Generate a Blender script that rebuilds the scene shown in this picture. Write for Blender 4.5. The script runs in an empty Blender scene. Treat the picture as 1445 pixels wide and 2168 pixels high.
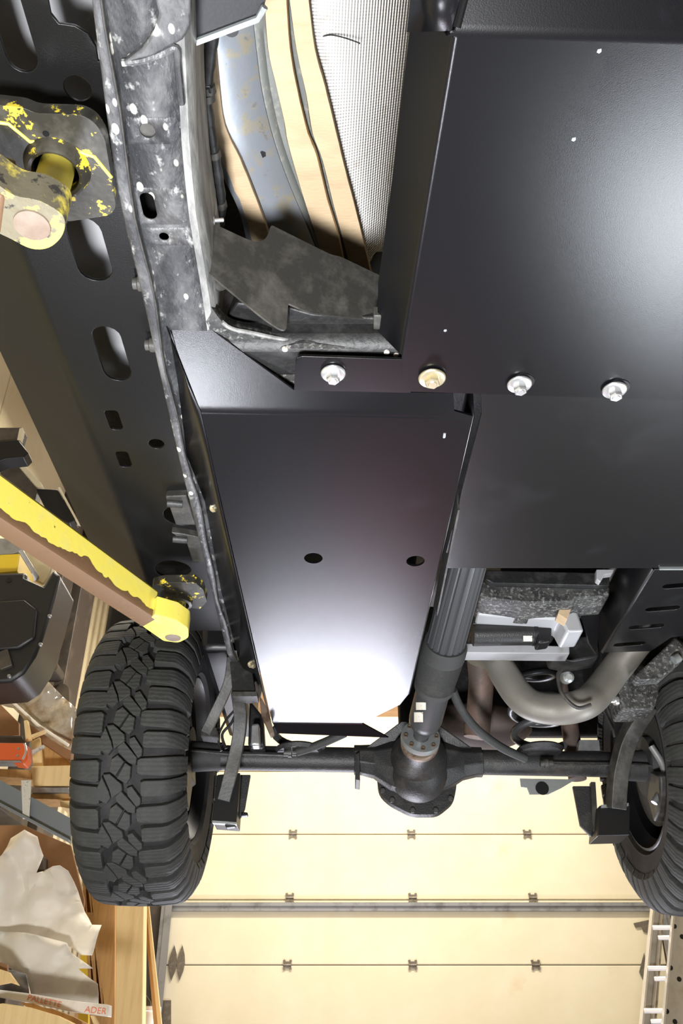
import bpy, bmesh, math, random
from mathutils import Vector, Matrix
from mathutils.geometry import tessellate_polygon
from mathutils import noise as MN
random.seed(7)
S = bpy.context.scene
COL = S.collection
R = math.radians
# ------------------------------------------------------------------ camera
FPX, CX, CY, TILT = 1850.0, 722.5, 1084.0, R(33)
FLOOR = -1.1
cam = bpy.data.cameras.new('camera'); camo = bpy.data.objects.new('camera', cam); COL.objects.link(camo)
cam.sensor_fit = 'VERTICAL'; cam.sensor_height = 22.3; cam.lens = 22.3 * FPX / 2168; cam.clip_start = .02
camo.location = (0, 0, 0); camo.rotation_euler = (R(90) + TILT, 0, 0)
S.camera = camo
# ------------------------------------------------------------------ light
W = bpy.data.worlds.new('shop_air'); S.world = W; W.use_nodes = True
W.node_tree.nodes['Background'].inputs[0].default_value = (1, .96, .9, 1)
W.node_tree.nodes['Background'].inputs[1].default_value = .07
S.view_settings.view_transform = 'Standard'; S.view_settings.look = 'None'
S.view_settings.gamma = 1; S.view_settings.use_curve_mapping = False
S.view_settings.exposure = 0.0


def area(name, loc, target, size, power, col, sy=None):
    l = bpy.data.lights.new(name, 'AREA'); l.energy = power; l.color = col
    l.shape = 'RECTANGLE'; l.size = size; l.size_y = sy or size
    o = bpy.data.objects.new(name, l); COL.objects.link(o); o.location = loc
    o.rotation_euler = (Vector(target) - Vector(loc)).to_track_quat('-Z', 'Y').to_euler()
    return o


lw = area('work_light_left', (-.60, 1.62, FLOOR + .12), (-.10, .62, 1.2), .30, 10, (.90, .92, 1)); lw.data.spread = R(120)
lr = area('work_light_right', (1.42, 2.1, FLOOR + .12), (.9, 1.3, .9), .8, 22, (.88, .93, 1)); lr.data.spread = R(110)
area('fill_light_near', (-.2, -.05, FLOOR + .25), (-.05, .75, 1.2), .35, 125, (.97, .98, 1))  # added fill lamp by the camera, brightens the heat shield
area('work_light_rear', (-.10, 5.3, FLOOR + .15), (-.10, 4.4, .9), 1.15, 115, (.86, .87, 1), .9)
area('ceiling_tube_front', (-1.2, 3.6, 3.2), (-1.2, 3.6, 0), .3, 45, (1, .93, .78), 2.4)
area('ceiling_tube_rear', (.5, 5.2, 3.3), (.5, 6.4, 0), 2.6, 135, (1, .93, .82), .3)
area('ceiling_tube_side', (2.2, 2.5, 3.2), (2, 2.5, 0), .3, 30, (1, .95, .85), 2.4)

# ------------------------------------------------------------------ pixel helpers
CT, ST = math.cos(TILT), math.sin(TILT)


def ray(x, y):
    u = (x - CX) / FPX; v = (CY - y) / FPX
    return Vector((u, CT - v * ST, ST + v * CT))


def pz(x, y, h): r = ray(x, y); return r * (h / r.z)
def pY(x, y, Y): r = ray(x, y); return r * (Y / r.y)
def pp(x, y, p0, n): r = ray(x, y); n = Vector(n); return r * (Vector(p0).dot(n) / r.dot(n))
def L(pts, f, *a): return [f(x, y, *a) for x, y in pts]


# ------------------------------------------------------------------ materials
MATS = {}


def mat(name, col, rough=.5, metal=0, layers=(), bump=None, spec=.5, coat=0, stretch=(1, 1, 1), trans=0, rvar=0, alpha=1):
    """layers: (colour, noise scale, low, high[, kind]) painted over the base by procedural masks"""
    m = bpy.data.materials.new(name); m.use_nodes = True; nt = m.node_tree; N = nt.nodes; K = nt.links
    b = N['Principled BSDF']
    b.inputs['Roughness'].default_value = rough; b.inputs['Metallic'].default_value = metal
    b.inputs['Specular IOR Level'].default_value = spec; b.inputs['Coat Weight'].default_value = coat
    b.inputs['Coat Roughness'].default_value = .1
    b.inputs['Transmission Weight'].default_value = trans; b.inputs['Alpha'].default_value = alpha
    b.inputs['Base Color'].default_value = (*col, 1)
    tc = N.new('ShaderNodeTexCoord'); mp = N.new('ShaderNodeMapping'); mp.inputs['Scale'].default_value = stretch
    K.new(tc.outputs['Object'], mp.inputs[0]); co = mp.outputs[0]
    last = None
    for ly in layers:
        c, sc, lo, hi = ly[:4]; kind = ly[4] if len(ly) > 4 else 'noise'
        if kind == 'spot':
            t = N.new('ShaderNodeTexVoronoi'); t.inputs['Scale'].default_value = sc; fac = t.outputs['Distance']
        elif kind == 'wave':
            t = N.new('ShaderNodeTexWave'); t.inputs['Scale'].default_value = sc; t.inputs['Distortion'].default_value = 6
            t.inputs['Detail'].default_value = 3; fac = t.outputs['Fac']
        else:
            t = N.new('ShaderNodeTexNoise'); t.inputs['Scale'].default_value = sc; t.inputs['Detail'].default_value = 6
            t.inputs['Roughness'].default_value = .65; fac = t.outputs['Fac']
        K.new(co, t.inputs['Vector'])
        mr = N.new('ShaderNodeMapRange'); mr.inputs[1].default_value = lo; mr.inputs[2].default_value = hi
        K.new(fac, mr.inputs[0])
        mx = N.new('ShaderNodeMix'); mx.data_type = 'RGBA'
        K.new(mr.outputs[0], mx.inputs['Factor'])
        if last: K.new(last, mx.inputs['A'])
        else: mx.inputs['A'].default_value = (*col, 1)
        mx.inputs['B'].default_value = (*c, 1)
        last = mx.outputs['Result']
    if last: K.new(last, b.inputs['Base Color'])
    if rvar:
        t = N.new('ShaderNodeTexNoise'); t.inputs['Scale'].default_value = 9; t.inputs['Detail'].default_value = 5
        K.new(co, t.inputs['Vector'])
        mr = N.new('ShaderNodeMapRange'); mr.inputs[3].default_value = rough - rvar; mr.inputs[4].default_value = rough + rvar
        mr.inputs[1].default_value = .3; mr.inputs[2].default_value = .7
        K.new(t.outputs['Fac'], mr.inputs[0]); K.new(mr.outputs[0], b.inputs['Roughness'])
    if bump:
        sc, st = bump[:2]; kind = bump[2] if len(bump) > 2 else 'noise'
        if kind == 'voronoi':
            t = N.new('ShaderNodeTexVoronoi'); t.inputs['Scale'].default_value = sc; o = t.outputs['Distance']
        elif kind == 'sipe':
            t = N.new('ShaderNodeTexWave'); t.bands_direction = 'Z'; t.inputs['Scale'].default_value = sc; t.inputs['Distortion'].default_value = 2.5; t.inputs['Detail Scale'].default_value = 3; o = t.outputs['Fac']
        elif kind == 'wave':
            t = N.new('ShaderNodeTexWave'); t.inputs['Scale'].default_value = sc; t.inputs['Distortion'].default_value = 3; o = t.outputs['Fac']
        else:
            t = N.new('ShaderNodeTexNoise'); t.inputs['Scale'].default_value = sc; t.inputs['Detail'].default_value = 4; o = t.outputs['Fac']
        K.new(co, t.inputs['Vector'])
        bp = N.new('ShaderNodeBump'); bp.inputs['Strength'].default_value = st; bp.inputs['Distance'].default_value = .002
        K.new(o, bp.inputs['Height']); K.new(bp.outputs[0], b.inputs['Normal'])
    MATS[name] = m
    return m


POWDER = mat('black_powder_coat', (.004, .004, .005), .25, bump=(700, .06), spec=.5,
             layers=[((.014, .014, .017), 6, .62, .95), ((.35, .35, .38), 55, .80, .84)])
POWDER2 = mat('black_powder_coat_dusty', (.006, .006, .0065), .27, bump=(700, .06), spec=.5,
              layers=[((.022, .022, .025), 5, .55, .9), ((.3, .3, .3), 90, .79, .84)])
SLIDER = mat('satin_black_steel', (.0055, .0055, .0055), .33, spec=.35, bump=(500, .12), layers=[((.35, .35, .33), 110, .76, .82)])
FRAME = mat('dirty_frame_paint', (.036, .037, .040), .45, bump=(130, 1.0), stretch=(1, .6, 1),
            layers=[((.17, .17, .17), 16, .44, .75), ((.50, .50, .48), 48, .58, .74), ((.72, .70, .60), 42, .20, .14, 'spot'),
                    ((.12, .07, .04), 14, .68, .8)])
FRAMESIDE = mat('dusty_lit_side', (.15, .15, .145), .55, bump=(120, .5), stretch=(1, .3, 1),
                layers=[((.36, .36, .34), 40, .4, .65), ((.03, .03, .03), 18, .66, .74)])  # dust, plus reflected light painted into the grey
DULL = mat('dull_dirty_steel', (.028, .027, .024), .5, bump=(140, .3), layers=[((.085, .08, .07), 24, .45, .75), ((.30, .24, .15), 60, .70, .78)])
GRIMY = mat('greasy_black', (.012, .012, .012), .5, bump=(110, .5), layers=[((.05, .05, .048), 22, .5, .8), ((.22, .21, .2), 70, .70, .78)])
MUDDY = mat('mud_splashed_steel', (.022, .022, .022), .6, bump=(160, .9), layers=[((.10, .10, .095), 22, .4, .75), ((.26, .255, .24), 120, .52, .68), ((.6, .58, .5), 150, .68, .74)])
BLACK = mat('plain_black', (.005, .005, .006), .42, bump=(200, .1))
RUBBER = mat('tyre_rubber', (.030, .031, .030), .72, bump=(180, .35), layers=[((.05, .05, .046), 25, .5, .8)])
BLOCKM = mat('tread_rubber', (.028, .029, .027), .75, bump=(28, .3, 'sipe'), layers=[((.044, .044, .04), 40, .5, .8)])
SIDEW = mat('dusty_shaded_carcass', (.009, .0085, .009), .75, bump=(90, .3), layers=[((.034, .031, .031), 8, .48, .7)])  # dusty rubber, base darkened for the shade in the tread grooves
ZINC = mat('bright_zinc', (.80, .81, .82), .28, .85, bump=(200, .1))
GOLDZ = mat('yellow_zinc', (.80, .72, .50), .3, .85, bump=(200, .1))
GALV = mat('galvanised_floor', (.42, .45, .50), .38, .55, bump=(60, .2),
           layers=[((.52, .47, .36), 26, .52, .62), ((.30, .31, .32), 50, .62, .7)])
GALVD = mat('grey_floor_sheet', (.20, .21, .20), .5, .3, bump=(160, .2), layers=[((.32, .31, .27), 60, .55, .7)])
FOIL = mat('dimpled_foil', (.92, .90, .87), .34, .2, bump=(1, .0), layers=[((.62, .55, .42), 12, .62, .75)])
TAPE = mat('tan_foam_tape', (.52, .39, .245), .85, bump=(220, .4, 'noise'), stretch=(.3, 1.6, 1), layers=[((.43, .31, .19), 20, .5, .75)])
YEL = mat('worn_yellow_paint', (.88, .74, .12), .42, bump=(60, .2), stretch=(1, 1, 1),
          layers=[((.80, .70, .20), 30, .5, .7), ((.09, .06, .03), 60, .68, .71)])
YELW = mat('chipped_yellow_paint', (.78, .64, .10), .42, bump=(80, .4), layers=[((.16, .14, .09), 12, .47, .53), ((.04, .036, .03), 50, .58, .62)])
PADM = mat('greasy_pad_steel', (.026, .024, .018), .40, bump=(60, .3), layers=[((.085, .078, .06), 14, .5, .7), ((.74, .58, .05), 34, .56, .59)])
RUSTW = mat('scraped_brown_steel', (.145, .08, .038), .55, bump=(80, .3), stretch=(1, 1, 1),
            layers=[((.58, .40, .07), 32, .66, .69), ((.10, .06, .035), 20, .58, .75)])
PINS = mat('worn_pin_steel', (.22, .16, .12), .5, .4, layers=[((.30, .25, .20), 20, .4, .7)])
ALUM = mat('aluminised_exhaust', (.20, .19, .165), .5, .35, bump=(150, .1), layers=[((.14, .13, .11), 6, .5, .8)])
RUSTX = mat('heat_browned_steel', (.10, .075, .062), .6, .2, bump=(40, .3), layers=[((.20, .13, .10), 10, .5, .7)])
SHAFT = mat('satin_shaft_paint', (.055, .057, .06), .36, .2, bump=(150, .1), layers=[((.16, .15, .13), 50, .72, .8)])
CAST = mat('cast_iron_black', (.022, .022, .022), .5, bump=(220, .5), layers=[((.065, .06, .052), 14, .52, .75)])
RUSTR = mat('rusty_ring', (.20, .15, .11), .55, .5, layers=[((.10, .06, .04), 20, .5, .6)])
FLG = mat('grey_flange_steel', (.42, .45, .45), .4, .7, bump=(150, .2))
BODYG = mat('silver_body_paint', (.40, .405, .42), .35, .1, bump=(90, .1), layers=[((.30, .30, .28), 12, .60, .75)])
PAPER = mat('paper_sticker', (.62, .58, .50), .7, layers=[((.25, .22, .2), 120, .6, .62)])
DOORM = mat('aged_cream_door', (.79, .70, .48), .42, bump=(30, .05), layers=[((.85, .77, .57), 1.3, .4, .65), ((.74, .58, .36), 2.2, .64, .85)])
STEELG = mat('grey_track_steel', (.36, .36, .36), .45, .6, layers=[((.2, .2, .2), 8, .5, .7)])
HINGE = mat('dull_hinge_steel', (.20, .17, .13), .5, .6, layers=[((.35, .31, .25), 30, .5, .7)])
WOOD = mat('pale_pine', (.84, .62, .30), .65, bump=(40, .1), stretch=(6, 6, .5), layers=[((.72, .50, .22), 6, .45, .7), ((.32, .19, .08), 9, .70, .8)])
WOODD = mat('brown_plank', (.50, .29, .10), .65, bump=(40, .1), stretch=(6, 6, .5), layers=[((.36, .19, .07), 6, .45, .7)])
CARD = mat('brown_cardboard', (.26, .135, .06), .8, layers=[((.18, .09, .04), 3, .45, .7)])
SIDING = mat('cream_siding', (.62, .54, .36), .5, bump=(20, .05), layers=[((.45, .37, .22), 2, .5, .75)])
DARKST = mat('dark_column_steel', (.05, .04, .032), .5, layers=[((.11, .085, .06), 5, .5, .7)])
IBEAM = mat('blue_grey_steel', (.20, .22, .235), .5, .3, bump=(60, .2), layers=[((.22, .11, .06), 12, .62, .75)])
FILM = mat('milky_plastic_film', (.84, .78, .66), .5, spec=.6, bump=(14, .5), layers=[((.74, .68, .56), 5, .5, .75)])
FILM2 = mat('glossy_wrap', (.52, .45, .35), .14, spec=.8, bump=(10, .8), layers=[((.28, .19, .10), 5, .45, .6)])
ORANGE = mat('red_orange_enamel', (.66, .11, .025), .4, bump=(60, .1))
PLASTIC = mat('black_moulded_plastic', (.014, .014, .014), .4, bump=(350, .3))
LADDER = mat('ladder_aluminium', (.62, .58, .50), .42, .5, layers=[((.5, .44, .34), 8, .5, .7)])
RUNG = mat('ladder_rung_bright', (.85, .82, .78), .35, .3)
LETT = mat('orange_print', (.80, .22, .10), .6)
WHITE = mat('white_carton', (.80, .76, .68), .6, layers=[((.66, .58, .46), 8, .5, .7)])
STRAPY = mat('yellow_strap', (.75, .52, .03), .5)
CONC = mat('grey_concrete', (.085, .082, .076), .6, bump=(30, .2), layers=[((.06, .058, .054), 2, .45, .7)])
CEILM = mat('unpainted_ceiling_board', (.34, .27, .20), .8, layers=[((.28, .22, .16), 1.5, .4, .7)])
PLY = mat('brown_plywood', (.44, .27, .14), .7, stretch=(1, 1, 6), layers=[((.34, .2, .1), 3, .4, .7)])
REDM = mat('red_enamel', (.80, .02, .015), .35)


# dimples of the foil: a regular diamond lattice of fine relief
def lattice_bump(m, scale, strength, dist):
    nt = m.node_tree; N = nt.nodes; K = nt.links
    tc = N.new('ShaderNodeTexCoord'); mp = N.new('ShaderNodeMapping'); mp.inputs['Rotation'].default_value = (0, 0, R(33))
    K.new(tc.outputs['Object'], mp.inputs[0])
    sx = N.new('ShaderNodeSeparateXYZ'); K.new(mp.outputs[0], sx.inputs[0])
    outs = []
    for ax, k in (('X', 1.0), ('Y', .72)):
        mu = N.new('ShaderNodeMath'); mu.operation = 'MULTIPLY'; mu.inputs[1].default_value = scale * k; K.new(sx.outputs[ax], mu.inputs[0])
        sn = N.new('ShaderNodeMath'); sn.operation = 'SINE'; K.new(mu.outputs[0], sn.inputs[0]); outs.append(sn)
    pr = N.new('ShaderNodeMath'); pr.operation = 'MULTIPLY'; K.new(outs[0].outputs[0], pr.inputs[0]); K.new(outs[1].outputs[0], pr.inputs[1])
    bp = N.new('ShaderNodeBump'); bp.inputs['Strength'].default_value = strength; bp.inputs['Distance'].default_value = dist
    K.new(pr.outputs[0], bp.inputs['Height'])
    K.new(bp.outputs[0], N['Principled BSDF'].inputs['Normal'])


lattice_bump(FOIL, 1150, .9, .0016)


# ------------------------------------------------------------------ object helpers
def wl(o):
    v = Vector(o.location)
    while o.parent: o = o.parent; v = v + Vector(o.location)
    return v


def thing(name, loc, label, cat, group=None):
    o = bpy.data.objects.new(name, None); COL.objects.link(o); o.location = loc; o.empty_display_size = .05
    o['label'] = label; o['category'] = cat
    if group: o['group'] = group
    return o


def tag(o, label, cat, group=None):
    o['label'] = label; o['category'] = cat
    if group: o['group'] = group
    return o


def obj(name, bm, m, parent=None, smooth=35, bevel=0, solid=0, label=None, kind=None, origin=None, wn=False, bang=40, keepn=False):
    """one mesh object from world-space geometry, origin at its own middle"""
    if not keepn: bmesh.ops.recalc_face_normals(bm, faces=bm.faces)
    me = bpy.data.meshes.new(name)
    if origin is None:
        n = max(1, len(bm.verts)); origin = sum((v.co for v in bm.verts), Vector()) / n
    bmesh.ops.translate(bm, verts=bm.verts, vec=-Vector(origin))
    bm.to_mesh(me); bm.free()
    for p in me.polygons: p.use_smooth = smooth > 0
    if smooth > 0 and smooth < 180: me.set_sharp_from_angle(angle=R(smooth))
    me.materials.append(m)
    o = bpy.data.objects.new(name, me); COL.objects.link(o)
    o.location = Vector(origin) - (wl(parent) if parent else Vector())
    o.parent = parent
    if solid:
        s = o.modifiers.new('thickness', 'SOLIDIFY'); s.thickness = abs(solid); s.offset = -1 if solid > 0 else 1
        s.use_even_offset = True
    if bevel:
        b = o.modifiers.new('edge', 'BEVEL'); b.width = bevel; b.segments = 2; b.limit_method = 'ANGLE'; b.angle_limit = R(bang)
    if wn or bevel:
        w = o.modifiers.new('shade', 'WEIGHTED_NORMAL'); w.keep_sharp = True; w.weight = 80
    if label: o['label'] = label
    if kind: o['kind'] = kind
    return o


def dup(o, parent, loc=None, rot=None):
    c = o.copy(); COL.objects.link(c); c.parent = parent
    if loc is not None: c.location = loc
    if rot is not None: c.rotation_euler = rot
    return c


def frame_of(ax):
    ax = Vector(ax).normalized(); a = Vector((0, 0, 1)) if abs(ax.z) < .9 else Vector((1, 0, 0))
    u = ax.cross(a).normalized(); return u, ax.cross(u).normalized(), ax


def box(bm, c, s, rot=None):
    m = Matrix.Translation(Vector(c)) @ (rot.to_4x4() if rot else Matrix()) @ Matrix.Diagonal((*s, 1))
    bmesh.ops.create_cube(bm, size=1, matrix=m)


def prism(bm, pts, vec):
    """closed solid: planar polygon swept along vec"""
    vec = Vector(vec); a = [bm.verts.new(p) for p in pts]; b = [bm.verts.new(Vector(p) + vec) for p in pts]
    n = len(pts)
    tr = tessellate_polygon([[Vector(p) for p in pts]])
    for t in tr:
        bm.faces.new([a[i] for i in t]); bm.faces.new([b[i] for i in reversed(t)])
    for i in range(n): bm.faces.new((a[i], a[(i + 1) % n], b[(i + 1) % n], b[i]))


def loft(bm, rows, close=False, caps=False):
    vs = [[bm.verts.new(p) for p in r] for r in rows]
    for i in range(len(vs) - 1):
        n = len(vs[i])
        for j in range(n if close else n - 1):
            k = (j + 1) % n
            bm.faces.new((vs[i][j], vs[i][k], vs[i + 1][k], vs[i + 1][j]))
    if caps:
        bm.faces.new(vs[0][::-1]); bm.faces.new(vs[-1])
    return vs


def spline(pts, n=6):
    pts = [Vector(p) for p in pts]; out = []
    for i in range(len(pts) - 1):
        p0 = pts[max(i - 1, 0)]; p1 = pts[i]; p2 = pts[i + 1]; p3 = pts[min(i + 2, len(pts) - 1)]
        for k in range(n):
            t = k / n
            out.append(.5 * ((2 * p1) + (p2 - p0) * t + (2 * p0 - 5 * p1 + 4 * p2 - p3) * t * t + (3 * p1 - p0 - 3 * p2 + p3) * t ** 3))
    out.append(pts[-1]); return out


def tube(bm, pts, r, seg=12, sx=1.0, sy=1.0, upv=None, rect=False, caps=True):
    """swept round (or boxy) section along pts; r number or list"""
    pts = [Vector(p) for p in pts]; rows = []; pu = None
    for i, p in enumerate(pts):
        d = (pts[min(i + 1, len(pts) - 1)] - pts[max(i - 1, 0)]).normalized()
        if pu is None:
            pu = (Vector(upv) if upv else frame_of(d)[0])
        u = (pu - d * pu.dot(d)).normalized(); w = d.cross(u); pu = u
        rr = r[i] if isinstance(r, (list, tuple)) else r
        if rect:
            ring = [p + u * (a * rr * sx) + w * (b * rr * sy) for a, b in ((1, 1), (-1, 1), (-1, -1), (1, -1))]
        else:
            ring = [p + u * (math.cos(2 * math.pi * k / seg) * rr * sx) + w * (math.sin(2 * math.pi * k / seg) * rr * sy) for k in range(seg)]
        rows.append(ring)
    loft(bm, rows, True, caps)


def lathe(bm, p0, ax, prof, seg=32, caps=True):
    """prof: (distance along axis, radius)"""
    u, w, a = frame_of(ax); p0 = Vector(p0)
    rows = [[p0 + a * s + (u * math.cos(2 * math.pi * k / seg) + w * math.sin(2 * math.pi * k / seg)) * max(r, 1e-4) for k in range(seg)] for s, r in prof]
    loft(bm, rows, True, caps)


def hexhead(bm, p, n, r, h, r2=None, seg=6, ph=0):
    u, w, a = frame_of(n); p = Vector(p)
    rows = []
    for s, k in ((0, 1), (h * .85, 1), (h, .86)):
        rows.append([p + a * s + (u * math.cos(2 * math.pi * i / seg + ph) + w * math.sin(2 * math.pi * i / seg + ph)) * r * k for i in range(seg)])
    loft(bm, rows, True, True)


def circ(c, u, w, r, n=24, sx=1): return [Vector(c) + u * (math.cos(2 * math.pi * k / n) * r * sx) + w * (math.sin(2 * math.pi * k / n) * r) for k in range(n)]


def slotloop(c, u, w, ln, wd, n=8):
    """stadium centred on c, long along w"""
    out = []; s = max(ln / 2 - wd / 2, 0)
    for t in (-.6, -.2, .2, .6): out.append(Vector(c) + u * (wd / 2) + w * (s * t))
    for k in range(n + 1):
        a = math.pi * k / n; out.append(Vector(c) + u * (math.cos(a) * wd / 2) + w * (s + math.sin(a) * wd / 2))
    for t in (.6, .2, -.2, -.6): out.append(Vector(c) - u * (wd / 2) + w * (s * t))
    for k in range(n + 1):
        a = math.pi + math.pi * k / n; out.append(Vector(c) + u * (math.cos(a) * wd / 2) + w * (-s + math.sin(a) * wd / 2))
    return out


def roundpoly(pts, rad, n=4):
    """pts (Vector), rad per corner (0 = sharp)"""
    out = []; m = len(pts)
    for i, p in enumerate(pts):
        r = rad[i] if isinstance(rad, (list, tuple)) else rad
        if r <= 0: out.append(Vector(p)); continue
        a = (pts[i - 1] - p); b = (pts[(i + 1) % m] - p); r1 = min(r, a.length * .48); r2 = min(r, b.length * .48)
        A = p + a.normalized() * r1; B = p + b.normalized() * r2
        for k in range(n + 1):
            t = k / n; out.append(A * (1 - t) ** 2 + p * 2 * t * (1 - t) + B * t * t)
    return out


def sheet(outer, holes=()):
    bm = bmesh.new()
    for l in [list(outer)] + [list(h) for h in holes]:
        vs = [bm.verts.new(p) for p in l]
        for i in range(len(vs)): bm.edges.new((vs[i], vs[(i + 1) % len(vs)]))
    o = [Vector(p) for p in outer]; n = Vector()
    for i in range(len(o)): n += (o[i] - o[0]).cross(o[(i + 1) % len(o)] - o[0])
    bmesh.ops.triangle_fill(bm, edges=bm.edges[:], use_beauty=True, use_dissolve=False, normal=n.normalized())
    return bm


def fold(bm, a, b, side, up, ang, r, steps=8):
    """bend the flat sheet along line a-b; what lies on the side of the point 'side' turns towards 'up'"""
    a = Vector(a); t = (Vector(b) - a).normalized(); n = Vector(side) - a; n = (n - t * n.dot(t)).normalized(); up = Vector(up)
    up = (up - t * up.dot(t) - n * up.dot(n)).normalized()
    s = r * math.tan(ang / 2)
    for k in range(steps + 1):
        d = -s + 2 * s * k / steps
        bmesh.ops.bisect_plane(bm, geom=bm.verts[:] + bm.edges[:] + bm.faces[:], plane_co=a + n * d, plane_no=n, dist=1e-6)
    for v in bm.verts:
        q = v.co - a; d = q.dot(n)
        if d <= -s + 1e-7: continue
        base = a + t * q.dot(t); e = up * q.dot(up)
        if d < s:
            ph = (d + s) / (2 * s) * ang
            v.co = base + n * (-s + r * math.sin(ph)) + up * (r * (1 - math.cos(ph)))
        else:
            v.co = base + n * (d * math.cos(ang)) + up * (d * math.sin(ang))


def unfold(p, a, b, side, up, ang):
    a = Vector(a); t = (Vector(b) - a).normalized(); n = Vector(side) - a; n = (n - t * n.dot(t)).normalized(); up = Vector(up)
    up = (up - t * up.dot(t) - n * up.dot(n)).normalized()
    q = Vector(p) - a
    d = (n * math.cos(ang) + up * math.sin(ang))
    return a + t * q.dot(t) + n * q.dot(d)


def foldplane(a, b, side, up, ang):
    """point and normal of the folded plane, for unprojecting pixels on it"""
    a = Vector(a); t = (Vector(b) - a).normalized(); n = Vector(side) - a; n = (n - t * n.dot(t)).normalized(); up = Vector(up)
    up = (up - t * up.dot(t) - n * up.dot(n)).normalized()
    return a, t.cross(n * math.cos(ang) + up * math.sin(ang))


UX, UY, UZ = Vector((1, 0, 0)), Vector((0, 1, 0)), Vector((0, 0, 1))


def bolt(parent, p, n, rw, m, rh=None, label=None, h=.012, ph=0):
    bm = bmesh.new(); rh = rh or rw * .52
    lathe(bm, p, n, [(0, rw), (.002, rw), (.0035, rw * .93), (.0045, rw * .72), (.0045, .0)], 28)
    hexhead(bm, Vector(p) + Vector(n).normalized() * .003, n, rh, h, ph=ph)
    lathe(bm, Vector(p) + Vector(n).normalized() * (.003 + h), n, [(0, rh * .62), (.0012, rh * .5)], 16)
    return obj('bolt', bm, m, parent, smooth=30, label=label)


# ------------------------------------------------------------------ setting
def structure(o): o['kind'] = 'structure'; return o


YD = 7.2
bm = bmesh.new(); box(bm, (.3, 3.2, FLOOR - .05), (8.2, 12.4, .1)); structure(obj('floor', bm, CONC, smooth=0))
bm = bmesh.new(); box(bm, (.3, 3.2, 3.55), (8.2, 12.4, .1)); structure(obj('ceiling', bm, CEILM, smooth=0))
# back wall: brown boarding round the door opening
DX0, DX1, DTOP = -1.30, 2.40, 2.55
bm = bmesh.new()
box(bm, ((-3.8 + DX0) / 2, YD + .13, 1.2), (DX0 + 3.8, .1, 4.6)); box(bm, ((4.4 + DX1) / 2, YD + .13, 1.2), (4.4 - DX1, .1, 4.6))
box(bm, ((DX0 + DX1) / 2, YD + .13, (DTOP + 3.5) / 2), (DX1 - DX0, .1, 3.5 - DTOP))
structure(obj('wall_back', bm, PLY, smooth=0))
bm = bmesh.new(); box(bm, (4.35, 3.2, 1.2), (.1, 12.4, 4.6)); structure(obj('wall_right', bm, SIDING, smooth=0))
bm = bmesh.new(); box(bm, (.3, -2.95, 1.2), (8.2, .1, 4.6)); structure(obj('wall_front', bm, SIDING, smooth=0))
WLX = -1.9
wall = thing('wall_left', (WLX - .08, 3.2, FLOOR), None, None)
del wall['label']; del wall['category']; wall['kind'] = 'structure'
bm = bmesh.new(); box(bm, (WLX - .06, 3.2, 1.2), (.06, 12.4, 4.6)); obj('wall_backing', bm, SIDING, wall, smooth=0)
bm = bmesh.new()
for k, (a, b) in enumerate(((0, 0), (.02, .03), (.2, .03), (.22, 0))): pass
prof = [(0, 0), (.012, .02), (.05, .02), (.062, 0), (.15, 0)]
pan = None; y = 5.75; k = 0
while y < 7.0:
    if pan is None:
        rows = [[Vector((WLX - .028 + d, y + yy, z)) for yy, d in prof] for z in (FLOOR + .02, 3.45)]
        bm = bmesh.new(); loft(bm, rows); pan = obj('siding_panel', bm, SIDING, wall, smooth=20, solid=.004)
        base = Vector(pan.location)
    else: dup(pan, wall, base + Vector((0, y - 5.75, 0)))
    y += .152
for y0_, y1_ in ((2.6, 3.8), (3.81, 5.0)):
    bm = bmesh.new(); box(bm, (WLX - .02, (y0_ + y1_) / 2, 1.2), (.02, y1_ - y0_, 4.5)); obj('wall_panel', bm, SIDING, wall, bevel=.003)
for y0_, y1_, d in ((5.02, 5.24, .10), (5.30, 5.62, .14)):
    bm = bmesh.new(); box(bm, (WLX - .02 + d / 2, (y0_ + y1_) / 2, 1.2), (d, y1_ - y0_, 4.5)); obj('wall_post', bm, DARKST, wall, bevel=.004)
# sectional door
door = thing('door_1', ((DX0 + DX1) / 2, YD, FLOOR), None, None); del door['label']; del door['category']; door['kind'] = 'structure'
seams = [pY(872, yy, YD).z for yy in (1642, 1766, 1905, 2043)]
edges = [DTOP + .05, 2.13] + seams[1:] + [seams[3] - .5, seams[3] - 1.0, FLOOR + .0]
edges = [e for e in edges]
for i in range(len(edges) - 1):
    z1, z0 = edges[i], edges[i + 1]
    bm = bmesh.new(); box(bm, ((DX0 + DX1) / 2, YD + .025, (z0 + z1) / 2), (DX1 - DX0 - .02, .045, z1 - z0 - .006))
    obj('door_panel', bm, DOORM, door, smooth=30, bevel=.006)
# hinges: a leaf on each panel and a knuckle
hm = None
for yy, xs in ((1766, (620, 870, 1115)), (1901, (613, 873, 1127)), (2043, (608, 873, 1133))):
    for x in xs:
        p = pY(x, yy, YD)
        if hm is None:
            bm = bmesh.new()
            for s in (-1, 1):
                prism(bm, [p + Vector((a, -.004, s * b)) for a, b in ((-.026, .004), (.026, .004), (.034, .03), (.018, .034), (.012, .022), (-.012, .022), (-.018, .034), (-.034, .03))], (0, -.006, 0))
            tube(bm, [p + Vector((-.03, -.012, 0)), p + Vector((.03, -.012, 0))], .008, 10)
            hm = obj('hinge', bm, HINGE, door); hb = Vector(hm.location) - p
        else: dup(hm, door, hb + p)
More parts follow.
